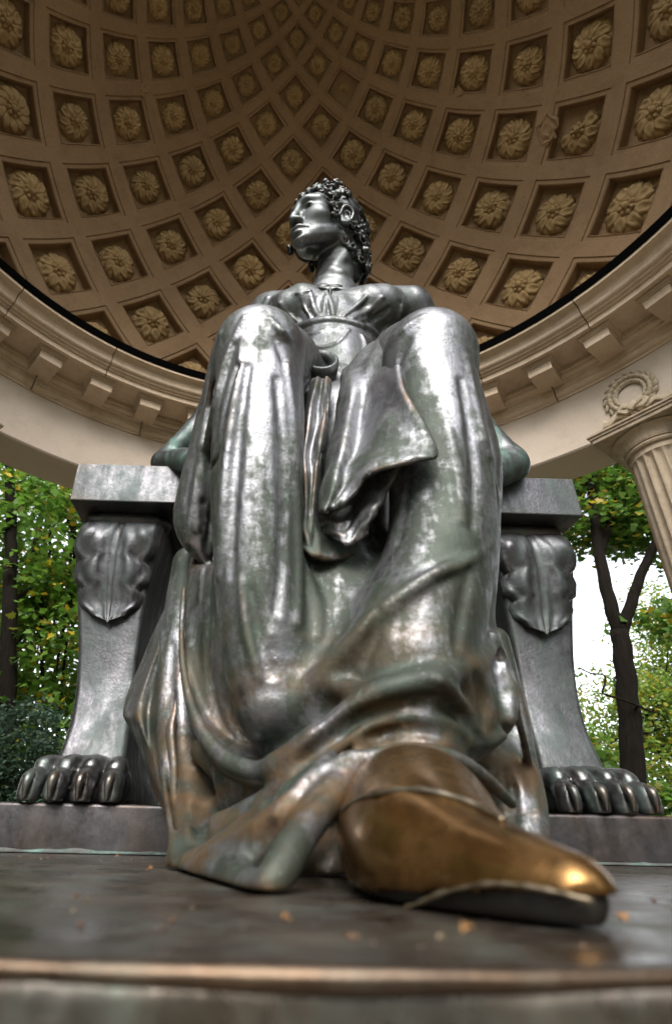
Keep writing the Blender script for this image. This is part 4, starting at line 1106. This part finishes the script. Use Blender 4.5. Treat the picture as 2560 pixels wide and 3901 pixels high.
RIMS = [[[-0.1106,-1.0666,0.0651],[-0.1028,-1.1,0.0721],[-0.0911,-1.1341,0.0753],[-0.0749,-1.1523,0.0773],[-0.0589,-1.1721,0.0757],[-0.0411,-1.1888,0.0705],[-0.0283,-1.2044,0.0627],[-0.0217,-1.2244,0.0548]],[[-0.0842,-1.1809,0.0003],[-0.0772,-1.1973,0.0049],[-0.0674,-1.2187,0.0121],[-0.0553,-1.2391,0.0175],[-0.0448,-1.2542,0.0201],[-0.0343,-1.2678,0.0203],[-0.0243,-1.2782,0.0192],[-0.0146,-1.2871,0.0172],[-0.0049,-1.2898,0.0149]]]
LOOP = [[-0.0364,-0.6441,1.0861],[-0.0405,-0.6518,1.0675],[-0.0492,-0.6583,1.0517],[-0.0611,-0.6626,1.0411],[-0.0744,-0.6641,1.0371],[-0.0873,-0.6626,1.0403],[-0.098,-0.6583,1.0503],[-0.1049,-0.6518,1.0655],[-0.1068,-0.6441,1.084],[-0.1035,-0.6365,1.1028],[-0.0951,-0.63,1.1191],[-0.0829,-0.6256,1.1303],[-0.0688,-0.6241,1.1346],[-0.0552,-0.6256,1.1312],[-0.0442,-0.63,1.1206],[-0.0377,-0.6365,1.1048],[-0.0364,-0.6441,1.0861]]

# ------------------------------------------------------------------ head (modelled upright, then turned)
HS = 1.39                                                  # head scale over life size
HC0 = np.array([-.0160, -.318, 2.102])
def rot_axis(ax, ang):
    return np.array(Matrix.Rotation(ang, 3, ax))
HR = rot_axis('Z', R(-53)) @ rot_axis('Y', R(6.8)) @ rot_axis('X', R(4)) @ np.diag([1.0, 1.0, 1.0])
# local axes: x to her left, y back, z up, face looks along -y
def H(*pts):
    return [tuple(HC0+HS*(HR@np.array(q[:3])))+(q[3]*HS,) for q in pts]
def HE(fd, c, rad, k, op='u'):
    fd.ellip(HC0+HS*(HR@np.array(c)), np.array(rad)*HS, k*HS, op, HR)
def HCn(fd, pts, k, op='u', sub=3):
    fd.chain(H(*pts), k*HS, op, sub)

def build_head():
    fd = Field(HC0-np.array([.25, .27, .46]), HC0+np.array([.25, .27, .22]), .0032)
    HE(fd, (0, .015, .035), (.074, .096, .088), .01)
    HE(fd, (0, -.045, .0), (.058, .042, .075), .03)
    HE(fd, (0, -.036, -.042), (.044, .046, .040), .025)
    HCn(fd, [(.043, .010, -.038, .017), (.034, -.03, -.066, .0165), (.011, -.068, -.086, .016), (-.011, -.068, -.086, .016), (-.034, -.03, -.066, .0165), (-.043, .010, -.038, .017)], .03)
    HE(fd, (0, -.084, -.094), (.020, .015, .0145), .018)
    for s in (-1, 1):
        HE(fd, (s*.040, -.052, -.020), (.025, .025, .022), .018)
        HCn(fd, [(s*.008, -.088, .024, .008), (s*.028, -.084, .033, .0085), (s*.052, -.062, .028, .008)], .014)
        HE(fd, (s*.031, -.096, .007), (.022, .021, .0155), .010, 's')
        HE(fd, (s*.031, -.066, .006), (.0155, .0125, .0105), .003)
        HCn(fd, [(s*.014, -.074, .004, .0025), (s*.024, -.0815, .0135, .0036), (s*.036, -.0795, .0135, .0036), (s*.048, -.066, .004, .003)], .003)
        HCn(fd, [(s*.015, -.074, .001, .002), (s*.030, -.0785, -.006, .0028), (s*.046, -.065, -.001, .002)], .004)
        HE(fd, (s*.031, -.0795, .006), (.004, .004, .004), .002, 's')
    HCn(fd, [(0, -.083, .030, .010), (0, -.092, .008, .0095), (0, -.102, -.018, .0105), (0, -.107, -.033, .0112)], .012)
    for s in (-1, 1):
        HE(fd, (s*.0125, -.096, -.037), (.0075, .011, .0075), .008)
        HE(fd, (s*.0068, -.102, -.0465), (.0048, .0075, .005), .003, 's')
    HCn(fd, [(-.025, -.074, -.0645, .004), (-.010, -.092, -.0590, .0075), (0, -.0945, -.0605, .0066), (.010, -.092, -.0590, .0075), (.025, -.074, -.0645, .004)], .006)
    HCn(fd, [(-.021, -.076, -.0705, .004), (-.008, -.091, -.0755, .0085), (.008, -.091, -.0755, .0085), (.021, -.076, -.0705, .004)], .006)
    HCn(fd, [(-.028, -.078, -.0665, .003), (-.012, -.099, -.0665, .0034), (0, -.102, -.068, .0034), (.012, -.099, -.0665, .0034), (.028, -.078, -.0665, .003)], .003, 's')
    HCn(fd, [(-.014, -.098, -.0885, .0075), (.014, -.098, -.0885, .0075)], .008, 's')
    HCn(fd, [(0, -.098, -.046, .003), (0, -.097, -.055, .003)], .004, 's')
    # ears
    for s in (-1, 1):
        ex = s*.076
        HE(fd, (s*.070, .014, -.006), (.010, .020, .030), .008)
        HCn(fd, [(s*.074, -.004, -.002, .0045), (s*.081, .003, .021, .0045), (s*.085, .020, .026, .005), (s*.087, .031, .012, .005), (s*.083, .025, -.014, .0045), (s*.078, .012, -.030, .0075), (s*.074, .002, -.030, .006)], .004)
        HCn(fd, [(s*.080, .012, .012, .003), (s*.084, .022, .008, .0035), (s*.081, .018, -.010, .003)], .003)
        HE(fd, (s*.083, .009, -.002), (.009, .009, .013), .004, 's')
    # neck down to the collar
    nb = np.array([.022, -.235, 1.875])
    n1 = HC0+HS*(HR@np.array((0, .045, -.055)))
    fd.chain([(*n1, .060), (*(n1*.5+nb*.5+np.array([0, -.004, 0])), .066), (*nb, .082), (nb[0], nb[1]+.02, nb[2]-.10, .12)], .02)
    # neck tendons and collar bones
    e1 = HC0+HS*(HR@np.array((.05, .03, -.05)))
    fd.chain([(*e1, .016), (nb[0]+.052, nb[1]-.04, nb[2]+.06, .018), (nb[0]+.02, nb[1]-.085, nb[2]-.02, .014)], .03)
    fd.chain([(nb[0]-.01, nb[1]-.08, nb[2]+.0, .014), (nb[0]+.04, nb[1]-.075, nb[2]+.09, .010)], .03)
    fd.wobble(.0006, (70, 160), 5)
    return fd.mesh('body', M_SKIN)

def build_hair():
    fd = Field(HC0-np.array([.27, .27, .28]), HC0+np.array([.27, .30, .23]), .0032)
    HE(fd, (0, .028, .043), (.085, .096, .090), .01)
    HE(fd, (0, .085, -.02), (.062, .05, .07), .03)
    HCn(fd, [(0, .10, -.02, .05), (0, .108, -.055, .043), (0, .104, -.085, .036)], .03)
    HE(fd, (-.071, -.012, .012), (.020, .040, .070), .012)
    # keep the face and the ears clear
    HE(fd, (0, -.10, -.008), (.060, .085, .070), .006, 's')
    rg = np.random.default_rng(4)
    # curls round the hair line, from ear to ear, two rows and loose ones on the temples
    def curl(c, n_, r_, tr, turn=1.35, start=0.0):
        c = np.array(c, float); n_ = np.array(n_, float); n_ /= np.linalg.norm(n_)
        a = np.cross(n_, [0.13, .2, 1.0]); a /= np.linalg.norm(a); b2 = np.cross(n_, a)
        pts = []
        for q in range(11):
            t = start+turn*2*math.pi*q/10
            rr = r_*(1-.075*q)
            p_ = c+a*rr*math.cos(t)+b2*rr*math.sin(t)+n_*(.0012*q)
            pts.append((*p_, tr*(1-.03*q)))
        HCn(fd, pts, .0025, 'u', 1)
    for row, (yy, zz, nn, rr) in enumerate(((-.074, .071, 11, .0135), (-.058, .096, 10, .0145), (-.03, .115, 9, .0145))):
        for i in range(nn):
            t = -1+2*i/(nn-1)
            x = .070*math.sin(t*1.45); y = yy+.062*(1-math.cos(t*1.45)); z = zz-.030*abs(t)**2
            c = np.array([x, y, z])+rg.normal(0, .003, 3)
            n_ = np.array([x*1.0, y-.01, z-.03+.01])
            curl(c, n_+rg.normal(0, .012, 3), rr*rg.uniform(.85, 1.15), .0052, rg.uniform(1.2, 1.9), rg.uniform(0, 6.3))
    for s in (-1, 1):
        for i, (y, z) in enumerate(((-.050, .050), (-.040, .028), (-.028, .008), (-.020, .045), (-.008, .026), (-.018, -.008), (.005, .052), (.022, .040), (.0, .078), (-.028, .075))):
            curl((s*(.073+.004*rg.normal()), y, z), (s, -.25, .1), .0125*rg.uniform(.85, 1.2), .005, rg.uniform(1.3, 2.0), rg.uniform(0, 6.3))
        if s < 0:
            for i in range(26):
                y = rg.uniform(-.045, .04); z = .07-.10*(i/25)+rg.normal(0, .006)
                curl((-.074-.010*rg.uniform(0, 1), y, z), (-1, -.3, 0), .0135*rg.uniform(.85, 1.25), .0062, rg.uniform(1.2, 1.9), rg.uniform(0, 6.3))
        for i in range(26):
            y = rg.uniform(.03, .13); z = rg.uniform(-.085, .06)
            x = s*math.sqrt(max(.0003, 1-((y-.06)/.085)**2))*.066*(1.0 if z > -.06 else .85)
            curl((x, y, z), (s, .6*(y-.06)/.08, .0), .013*rg.uniform(.8, 1.3), .0055, rg.uniform(1.0, 1.8), rg.uniform(0, 6.3))
    # combed strands over the crown
    for i in range(15):
        t = -1+2*i/14
        HCn(fd, [(.078*math.sin(t*1.3), -.035+.05*(1-math.cos(t*1.2)), .105-.035*abs(t)**1.6+.004, .004), (.085*math.sin(t*1.25), .03, .131-.055*abs(t)**1.8, .0055), (.083*math.sin(t*1.1), .09, .095-.045*abs(t), .005), (.07*math.sin(t), .125, .03, .005)], .003)
    for i in range(60):
        a = rg.uniform(0, 2*math.pi); z = rg.uniform(-.095, -.02)
        curl((.05*math.sin(a), .10+.045*math.cos(a), z), (math.sin(a), math.cos(a), 0), .012*rg.uniform(.8, 1.3), .0055, 1.4, rg.uniform(0, 6.3))
    fd.wobble(.0012, (120, 260), 8)
    return fd.mesh('hair', M_HAIR, 1)

def build_diadem():
    V = []; F = []
    for i in range(31):
        t = -1+2*i/30
        c = H((.088*math.sin(t*1.4), -.012+.03*(1-math.cos(t*1.3)), .128-.062*abs(t)**1.8, 1))[0]
        b0 = len(V)
        for q in range(5):
            for s_ in range(8):
                th = math.pi*q/4; ph = 2*math.pi*s_/8
                V.append((c[0]+.0075*math.sin(th)*math.cos(ph), c[1]+.0075*math.sin(th)*math.sin(ph), c[2]+.0075*math.cos(th)))
        F += [tuple(b0+x for x in f_) for f_ in grid_faces(5, 8, True)]
    for dy in (-.009, .009):
        pts = [H((.088*math.sin(t*1.4), -.012+dy+.03*(1-math.cos(t*1.3)), .127-.062*abs(t)**1.8, 1))[0][:3] for t in np.linspace(-1, 1, 31)]
        vv, ff = tube(pts, [.0055]*31, 6)
        b0 = len(V); V += [tuple(q) for q in vv]; F += [tuple(b0+x for x in q) for q in ff]
    return meshdata('diadem', V, F, M_HAIR)
# ------------------------------------------------------------------ the statue
ST = empty('statue', (0, -.75, 0.001))
tag(ST, 'large seated bronze woman in a long draped gown, head turned aside', 'statue')
def spart(name, me, parent=ST):
    o = obj(name, me, parent)
    if parent is ST: o.location = (0, .75, -.001)
    return o
def run(fd, strokes):
    for k, op, C in strokes:
        fd.chain(C, k, op)
g = Field((-.66, -1.24, -.004), (.50, .06, 1.14), .0043)
run(g, STROKES['gown'])
g.wobble(.0005, (24, 60, 110), 2)
g.D[:] = np.maximum(g.D, -np.broadcast_to(g.ax[2][None, None, :]-.003, g.D.shape))
spart('gown', g.mesh('gown', M_BRONZE, 1))
t = Field((-.62, -.50, .70), (.62, .16, 1.95), .0042)
run(t, STROKES['torso'])
t.wobble(.0005, (30, 70), 4)
spart('bodice', t.mesh('bodice', M_BODICE))
for nm in ('arm_a', 'arm_b'):
    A = np.vstack([np.asarray(c) for _, _, c in STROKES[nm]])
    lo = (A[:, :3]-A[:, 3:]).min(0)-.03; hi = (A[:, :3]+A[:, 3:]).max(0)+.03
    t = Field(lo, hi, .0065)
    run(t, STROKES[nm]); t.wobble(.0006, (30, 70), 6)
    spart('arm', t.mesh('arm', M_ARM))
# shoe: upper cut along a rising line, dark sole plate below it
s_ = Field((-.22, -1.32, -.004), (.16, -.78, .24), .0038)
for k_, op_, C_ in STROKES['shoe']:
    s_.chain(C_, k_, op_, 10)
X, Y, Z = s_.coords((slice(None),)*3)
cut = .007+.010*np.clip((-1.02-Y)/.12, 0, 1)*np.clip((X+.10)/.06, 0, 1)
up = np.maximum(s_.D, cut-Z)
sole = np.maximum(np.maximum(s_.D+.006, Z-cut-.002), .002-Z)
s_.D = up.astype(np.float32)
spart('shoe', s_.mesh('shoe', M_SHOE))
s_.D = sole.astype(np.float32)
spart('sole', s_.mesh('sole', M_SOLE), bpy.data.objects['shoe'])

for q, P_ in enumerate(RIMS[:2]):
    P_ = catmull(np.asarray(P_), 6)
    rr_ = [(.0026, .0016, .0018)[q]*(1+.35*math.sin(i*.9+q)*math.sin(i*.37)) for i in range(len(P_))]
    vv, ff = tube(P_, rr_, 8)
    spart('shoe_edge', meshdata('shoe_edge', vv, ff, M_RIM), bpy.data.objects['shoe'])

def cloth(name, rows, th=.010):
    A = np.asarray(rows)
    B = np.stack([catmull(A[i], 6) for i in range(len(A))])
    C = np.stack([catmull(B[:, j], 6) for j in range(B.shape[1])], 1)
    nu, nv = C.shape[:2]
    # small wrinkles
    gu = np.gradient(C, axis=0); gv = np.gradient(C, axis=1)
    n_ = np.cross(gu, gv); n_ /= np.linalg.norm(n_, axis=2)[..., None]
    uu, vv = np.meshgrid(np.linspace(0, 1, nu), np.linspace(0, 1, nv), indexing='ij')
    n_ *= -np.sign((n_[..., 1]).mean())
    C = C+n_*(.0022*np.sin(uu*23+vv*9+2*np.sin(vv*11)))[..., None]
    bk = C-n_*th
    edge = np.minimum(np.minimum(uu, 1-uu)*nu, np.minimum(vv, 1-vv)*nv)
    fr = C-n_*(np.where(edge < .5, th*.35, 0.0))[..., None]
    V = np.vstack([fr.reshape(-1, 3), bk.reshape(-1, 3)])
    q = np.array(grid_faces(nu, nv))
    F = [tuple(x) for x in q]+[tuple(x[::-1]+nu*nv) for x in q]
    loop = [j for j in range(nv)]+[i*nv+nv-1 for i in range(1, nu)]+[(nu-1)*nv+j for j in range(nv-2, -1, -1)]+[i*nv for i in range(nu-2, 0, -1)]
    for a, b2 in zip(loop, loop[1:]+loop[:1]):
        F.append((b2, a, a+nu*nv, b2+nu*nv))
    bm = bmesh.new()
    vs = [bm.verts.new(v) for v in V]
    for f_ in F: bm.faces.new([vs[i] for i in f_])
    bmesh.ops.recalc_face_normals(bm, faces=bm.faces)
    me = bpy.data.meshes.new(name); bm.to_mesh(me); bm.free(); me.materials.append(M_BRONZE)
    me.polygons.foreach_set('use_smooth', np.ones(len(me.polygons), dtype=bool))
    return spart(name, me)
cloth('lap_cloth', SHEETS['strip']); cloth('lap_cloth', SHEETS['flap']); cloth('lap_cloth', SHEETS['under'])
cloth('basin_fold', SHEETS['basin'], .02)
cloth('side_cloth', SHEETS['side'], .016)
bd = spart('body', build_head())
hr = spart('hair', build_hair(), bd)
spart('diadem', build_diadem(), hr)

# brooch at the neckline
V = []; F = []
for sx in (-1, 1):
    leaf_solid(V, F, (-.002, -.342, 1.752), (sx, .10, .12), (0, -.8, .5), .045, .014, .010)
leaf_solid(V, F, (-.002, -.345, 1.748), (0, .15, -1), (0, -1, .3), .06, .008, .008)
spart('brooch', meshdata('brooch', V, F, M_HAIR))

# rolled end of the sash, an open loop of cloth at the waist
LP = np.asarray(LOOP); V = []
ctr = LP[:-1].mean(0)
for i in range(16):
    p_ = LP[i]; out = (p_-ctr)/np.linalg.norm(p_-ctr)
    for o_, back in ((.000, .0), (.007, .002), (.009, .02), (.004, .09), (-.004, .09), (-.006, .02)):
        V.append(tuple(p_+out*o_+np.array([0, back, -back*.25])))
me = meshdata('sash_loop', V, [(i*6+j, i*6+(j+1) % 6, ((i+1) % 16)*6+(j+1) % 6, ((i+1) % 16)*6+j) for i in range(16) for j in range(6)], M_BODICE)
spart('sash_loop', me)

# ------------------------------------------------------------------ trees and shrubs
LEAF_MAPLE = np.array([(0, 0), (.28, .10), (.52, .02), (.42, .30), (.62, .46), (.34, .58), (.22, .78), (0, 1.05), (-.22, .78), (-.34, .58), (-.62, .46), (-.42, .30), (-.52, .02), (-.28, .10)])
LEAF_OVAL = np.array([(0, 0), (.22, .22), (.30, .5), (.18, .82), (0, 1.0), (-.18, .82), (-.30, .5), (-.22, .22)])
def leaves(name, mat, blobs, n_clump, per, spread, size, shape, rg, parent, droop=.35):
    """leaf clumps through ellipsoid volumes: blobs [(centre, radii, weight)]"""
    w = np.array([b_[2] for b_ in blobs], float); w /= w.sum()
    pick = rg.choice(len(blobs), n_clump, p=w)
    u = rg.normal(size=(n_clump, 3)); u /= np.linalg.norm(u, axis=1)[:, None]
    rad = rg.uniform(.25, 1.0, n_clump)**.45
    cen = np.array([blobs[i][0] for i in pick])+u*rad[:, None]*np.array([blobs[i][1] for i in pick])
    C = np.repeat(cen, per, 0)+rg.normal(size=(n_clump*per, 3))*np.array([spread, spread, spread*.45])
    n = len(C)
    nrm = rg.normal(size=(n, 3))*.55+np.array([0, 0, 1.0]); nrm /= np.linalg.norm(nrm, axis=1)[:, None]
    d = rg.normal(size=(n, 3)); d[:, 2] -= droop; d -= nrm*(d*nrm).sum(1)[:, None]; d /= np.linalg.norm(d, axis=1)[:, None]
    s = np.cross(nrm, d)
    sz = size*rg.uniform(.65, 1.25, n)
    m = len(shape)
    fold = rg.uniform(.05, .35, n)
    V = C[:, None, :]+sz[:, None, None]*(shape[None, :, 0, None]*s[:, None, :]+(shape[None, :, 1, None]-.5)*d[:, None, :]+np.abs(shape[None, :, 0, None])*fold[:, None, None]*nrm[:, None, :])
    V = V.reshape(-1, 3)
    # fold along the midrib: quads pairing the left and right outlines
    half = m//2
    Q = []
    for i in range(half-1):
        pass
    idx = np.arange(n)[:, None]*m
    F = (idx+np.arange(m)[None, :]).astype(np.int32)
    me = fastmesh(name, V, F, mat, False)
    return obj(name, me, parent)

def trunk_mesh(paths):
    V = []; F = []
    for P, r0, r1 in paths:
        Q = catmull(P, 5)
        nn = len(Q)
        rad = [r0+(r1-r0)*i/(nn-1) for i in range(nn)]
        Q = Q+np.array([[.012*math.sin(i*1.7), .012*math.cos(i*2.1), 0] for i in range(nn)])*(r0*5)
        vv, ff = tube(Q, rad, 10)
        b0 = len(V); V += [tuple(q) for q in vv]; F += [tuple(b0+x for x in q) for q in ff]
    return V, F

def tree(name, label, base, paths, blobs, n_clump, per, spread, size, mat, shape, seed, cat='tree', group=None, twigs=14):
    rg = np.random.default_rng(seed)
    root = empty(name, base)
    tag(root, label, cat, group)
    b_ = np.array(base)
    paths = [(np.asarray(P)-b_, r0, r1) for P, r0, r1 in paths]
    bl = [(np.array(c)-b_, np.array(r_), w) for c, r_, w in blobs]
    # limbs reaching into the crown
    main = paths[0][0]
    for i in range(twigs):
        P = paths[rg.integers(len(paths))][0]
        q0 = P[rg.integers(len(P)//2, len(P))]
        k = rg.integers(len(bl))
        u = rg.normal(size=3); u /= np.linalg.norm(u)
        q2 = bl[k][0]+u*bl[k][1]*rg.uniform(.3, .85)
        mid = (q0+q2)/2+rg.normal(size=3)*.25
        paths.append((np.array([q0, mid, q2]), .045, .008))
    V, F = trunk_mesh(paths)
    obj('trunk', meshdata('trunk', V, F, M_BARK), root)
    leaves('crown', mat, bl, n_clump, per, spread, size, shape, rg, root)
    return root

GZ = GROUND_Z
tree('maple_tree', 'leafy green tree with yellowing leaves beside the left throne arm', (-3.3, 6.86, GZ),
     [([(-3.3, 6.86, GZ-.1), (-3.669, 6.856, -.11), (-3.938, 6.856, 1.013), (-4.139, 6.856, 1.92), (-4.452, 6.856, 3.296), (-4.767, 6.956, 4.531), (-5.246, 7.156, 6.022), (-5.868, 7.356, 7.776)], .17, .07)],
     [((-4.6, 7.9, 4.9), (1.9, 1.4, 1.6), 3), ((-4.2, 8.3, 2.9), (1.9, 1.5, 1.4), 3), ((-3.6, 8.0, 1.2), (1.6, 1.2, 1.2), 2.2), ((-5.6, 8.5, 7.2), (2.2, 1.8, 1.6), 1.5)],
     500, 28, .28, .125, M_LEAF_A, LEAF_MAPLE, 11)
tree('forest_tree', 'dense dark green tree standing behind the maple at left', (-6.6, 12.0, GZ),
     [([(-6.6, 12.0, GZ-.1), (-6.5, 12.0, 2), (-6.7, 12.1, 5), (-6.9, 12.2, 9)], .2, .07)],
     [((-6.6, 12.2, 5.0), (2.6, 1.8, 3.0), 3), ((-5.4, 11.6, 2.0), (2.4, 1.4, 2.2), 2), ((-8.4, 12, 7.0), (2.2, 1.8, 3.0), 2), ((-5.6, 12.6, 8.2), (2.2, 1.6, 2.0), 1.2)],
     150, 28, .40, .17, M_LEAF_D, LEAF_MAPLE, 12)
sh = tree('shrub', 'rounded grey green shrub with tiny leaves at lower left', (-3.2, 5.75, GZ),
     [([(-3.2, 5.75, GZ-.05), (-3.15, 5.8, -.4), (-3.1, 5.8, .5)], .05, .02), ([(-3.25, 5.75, GZ-.05), (-3.5, 5.8, -.3), (-3.7, 5.9, .6)], .045, .02), ([(-3.15, 5.75, GZ-.05), (-2.9, 5.9, -.4), (-2.7, 5.9, .3)], .04, .02)],
     [((-3.35, 5.85, .95), (.62, .5, .62), 2), ((-2.9, 5.9, .2), (.7, .5, .7), 2), ((-3.6, 5.95, .0), (.7, .5, .8), 1.5)],
     430, 30, .10, .062, M_LEAF_C, LEAF_OVAL, 13, cat='shrub', twigs=10)
tree('low_tree', 'dark leafy undergrowth tree behind the grey green shrub', (-3.5, 7.3, GZ),
     [([(-3.5, 7.3, GZ-.05), (-3.4, 7.3, -.2), (-3.3, 7.4, .9)], .06, .02)],
     [((-3.1, 7.1, .4), (1.3, .6, .8), 2), ((-3.6, 7.3, -.3), (1.5, .6, .8), 2)],
     150, 26, .22, .14, M_LEAF_D, LEAF_MAPLE, 14, twigs=6)
tree('forked_tree', 'tall tree with dark trunk forking in two beside the right column', (4.6, 7.36, GZ),
     [([(4.6, 7.36, GZ-.1), (4.993, 7.356, -.214), (5.218, 7.356, .665), (5.437, 7.356, 1.58), (5.617, 7.356, 2.525), (5.719, 7.356, 3.223)], .20, .145),
      ([(5.705, 7.356, 3.15), (5.694, 7.356, 3.809), (5.789, 7.406, 4.675), (5.972, 7.456, 5.723), (6.252, 7.556, 7.031), (6.702, 7.756, 9.115)], .125, .06),
      ([(5.70, 7.356, 3.12), (6.038, 7.306, 3.717), (6.325, 7.256, 4.232), (6.649, 7.156, 4.745), (7.031, 7.056, 5.414), (7.636, 6.956, 6.727)], .105, .05),
      ([(5.797, 7.406, 4.676), (6.161, 7.456, 5.346), (6.6, 7.556, 6.301), (7.162, 7.656, 7.81)], .07, .03),
      ([(5.50, 7.2, 1.88), (5.484, 7.106, 1.922), (5.225, 7.076, 2.008), (4.982, 7.056, 2.084), (5.047, 7.056, 2.231), (5.07, 7.056, 2.366), (4.879, 7.056, 2.389), (4.697, 7.056, 2.481)], .020, .012),
      ([(5.48, 7.106, 1.93), (5.65, 7.1, 1.84), (5.809, 7.1, 1.797), (5.86, 7.1, 1.70)], .018, .008)],
     [((6.3, 7.9, 6.0), (1.5, 1.1, .95), 2.6), ((7.4, 7.6, 5.6), (1.3, 1.0, .9), 1.6), ((6.9, 8.2, 7.8), (2.2, 1.6, 1.4), 2), ((5.6, 8.0, 7.6), (1.4, 1.0, 1.3), 1.2), ((6.75, 7.3, 3.35), (.7, .35, .3), .35)],
     430, 28, .26, .12, M_LEAF_D, LEAF_MAPLE, 15, twigs=0)
for i, (x, y, z, rx, rz_, n, lab) in enumerate(((11.5, 17.2, 2.6, 2.4, 3.0, 250, 'pale yellow green tree in the distance beside the forked trunk'), (14.9, 18.0, 4.6, 2.6, 4.0, 300, 'tall yellowing tree farthest right behind the fluted column'), (16.6, 20.5, 6.4, 3.0, 3.8, 330, 'tall pale tree half hidden by the fluted column'), (12.6, 22.0, 2.6, 3.2, 3.0, 200, 'pale green tree behind the yellow green one at right'))):
    tree('distant_tree', lab, (x, y, GZ), [([(x, y, GZ-.1), (x+.1, y, 1), (x-.1, y+.1, z), (x, y, z+rz_*.8)], .16, .04)],
         [((x, y, z), (rx, 1.8, rz_), 3), ((x-.9, y-.6, z-rz_*.45), (rx*.8, 1.4, rz_*.55), 2), ((x+1.2, y+.2, z+rz_*.35), (rx*.6, 1.4, rz_*.5), 1.3)],
         int(n*1.6), 28, .38, .15, M_LEAF_B, LEAF_OVAL, 30+i, group='pale trees far behind at right')
tree('young_tree', 'low bright green sapling at the foot of the forked tree', (4.75, 8.4, GZ),
     [([(4.75, 8.4, GZ-.05), (4.8, 8.4, 0), (4.9, 8.4, 1.3)], .04, .015)],
     [((5.0, 8.4, .9), (.55, .5, .8), 2), ((6.3, 8.6, .2), (.9, .5, .75), 2), ((5.6, 8.6, -.2), (1.0, .5, .5), 1)],
     120, 24, .17, .12, M_LEAF_A, LEAF_MAPLE, 40, twigs=8)
# unseen park trees set round the rotunda to darken the bronze's reflections; one built, the others copied with their parts
ptr = None
spots = [(-10.2, 3.4, 1.0), (-11.6, -.6, 1.1), (-13.2, -5.0, 1.15), (10.4, 2.6, 1.0), (11.4, -1.4, 1.1), (13.0, -5.6, 1.15), (-2.5, 14.5, 1.05), (3.5, 15.0, 1.0), (-10.8, 8.2, 1.1), (-13.5, 1.6, 1.25), (13.5, .4, 1.25), (-15.5, -9.5, 1.1), (15.8, -10.0, 1.1)]+[(26*math.sin(R(a_)), 26*math.cos(R(a_)), 1.35+.15*math.sin(a_)) for a_ in range(142, 222, 10)]
sides = ['nearest park tree left of the rotunda', 'second park tree left of the rotunda', 'third park tree left of the rotunda', 'nearest park tree right of the rotunda', 'second park tree right of the rotunda', 'third park tree right of the rotunda', 'left one of two park trees straight behind the throne', 'right one of two park trees straight behind the throne', 'park tree behind and left of the rotunda', 'tall park tree in the outer row at left', 'tall park tree in the outer row at right', 'farthest park tree before the rotunda at left', 'farthest park tree before the rotunda at right']+['tree of the far row facing the statue, number %s from the left' % w_ for w_ in ('eight', 'seven', 'six', 'five', 'four', 'three', 'two', 'one')]
for i, (x, y, sc) in enumerate(spots):
    if ptr is None:
        ptr = tree('park_tree', sides[0], (x, y, GZ), [([(x, y, GZ-.1), (x+.1, y, 1.2), (x-.1, y+.1, 4), (x, y, 8)], .25, .08)],
             [((x, y, 4.6), (2.7, 2.7, 2.8), 3), ((x+.4, y-.5, 1.2), (2.6, 2.6, 2.3), 2.6), ((x-.2, y+.2, 7.6), (2.3, 2.3, 2.0), 1.4)],
             300, 22, .5, .34, M_LEAF_D, LEAF_OVAL, 50, group='park trees around the rotunda')
        continue
    o = ptr.copy(); COL.objects.link(o); o.location = (x, y, GZ); o.rotation_euler = (0, 0, i*1.3); o.scale = (sc, sc, sc); o['label'] = sides[i]
    for ch in ptr.children:
        c = ch.copy(); COL.objects.link(c); c.parent = o

# ------------------------------------------------------------------ fallen leaves
rg = np.random.default_rng(77)
for i, (x, y, z, s, lab) in enumerate(((-.17, -1.295, .004, .012, 'small orange leaf lying on the base near its front edge'), (.012, -1.285, .006, .014, 'yellow orange leaf crumb on the base under the shoe tip'), (-.315, -.90, .005, .016, 'orange brown leaf scrap by the hem at left'), (-.44, -.53, .005, .014, 'tiny brown leaf on the base before the left step'), (-.10, -1.372, .010, .011, 'pale dry leaf scrap on the front edge of the base'))):
    L = LEAF_MAPLE
    V = []
    for q in L:
        V.append((q[0]*s*.36, (q[1]-.5)*s*.36, +.07*s*(q[0]**2*4+math.sin(q[1]*4))))
    V = [(a, b2, c-min(v[2] for v in V)) for a, b2, c in V]
    n = len(V); top = [(a, b2, c+.0012) for a, b2, c in V]
    F = [tuple(range(n))[::-1], tuple(range(n, 2*n))]+[(j, (j+1) % n, n+(j+1) % n, n+j) for j in range(n)]
    o = obj('fallen_leaf', meshdata('fallen_leaf', V+top, F, M_FALLEN, False), None, (x, y, z), rg.uniform(0, 6))
    tag(o, lab, 'leaf', 'fallen leaves on the bronze base')

# crumbs of bark and leaf strewn over the base
V = []; F = []
for i in range(150):
    x = rg.uniform(-1.0, 1.0); y = rg.uniform(-1.36, -.30)
    if i < 70: x, y = rg.normal(-.08, .22), rg.uniform(-1.36, -1.05)
    if -.17 < x < .10 and -1.30 < y < -.8: continue
    if -.36 < x < .0 and -1.16 < y < -.6: continue
    s = rg.uniform(.0008, .0022); a = rg.uniform(0, 6.28); ln = rg.uniform(1, 2.6)
    b0 = len(V)
    for dz in (.0, rg.uniform(.5, 1.2)*s):
        for q in range(5):
            t = 2*math.pi*q/5
            px_, py_ = s*ln*math.cos(t)*(1-.2*(dz > 0)), s*math.sin(t)*(1-.2*(dz > 0))
            V.append((x+px_*math.cos(a)-py_*math.sin(a), y+px_*math.sin(a)+py_*math.cos(a), .0008+dz))
    F += [(b0+q, b0+(q+1) % 5, b0+5+(q+1) % 5, b0+5+q) for q in range(5)]+[tuple(b0+5+q for q in range(5))]
tag(obj('leaf_litter', meshdata('leaf_litter', V, F, M_LITTER, False)), 'tiny brown crumbs of leaf and bark scattered on the bronze base', 'litter', kind='stuff')
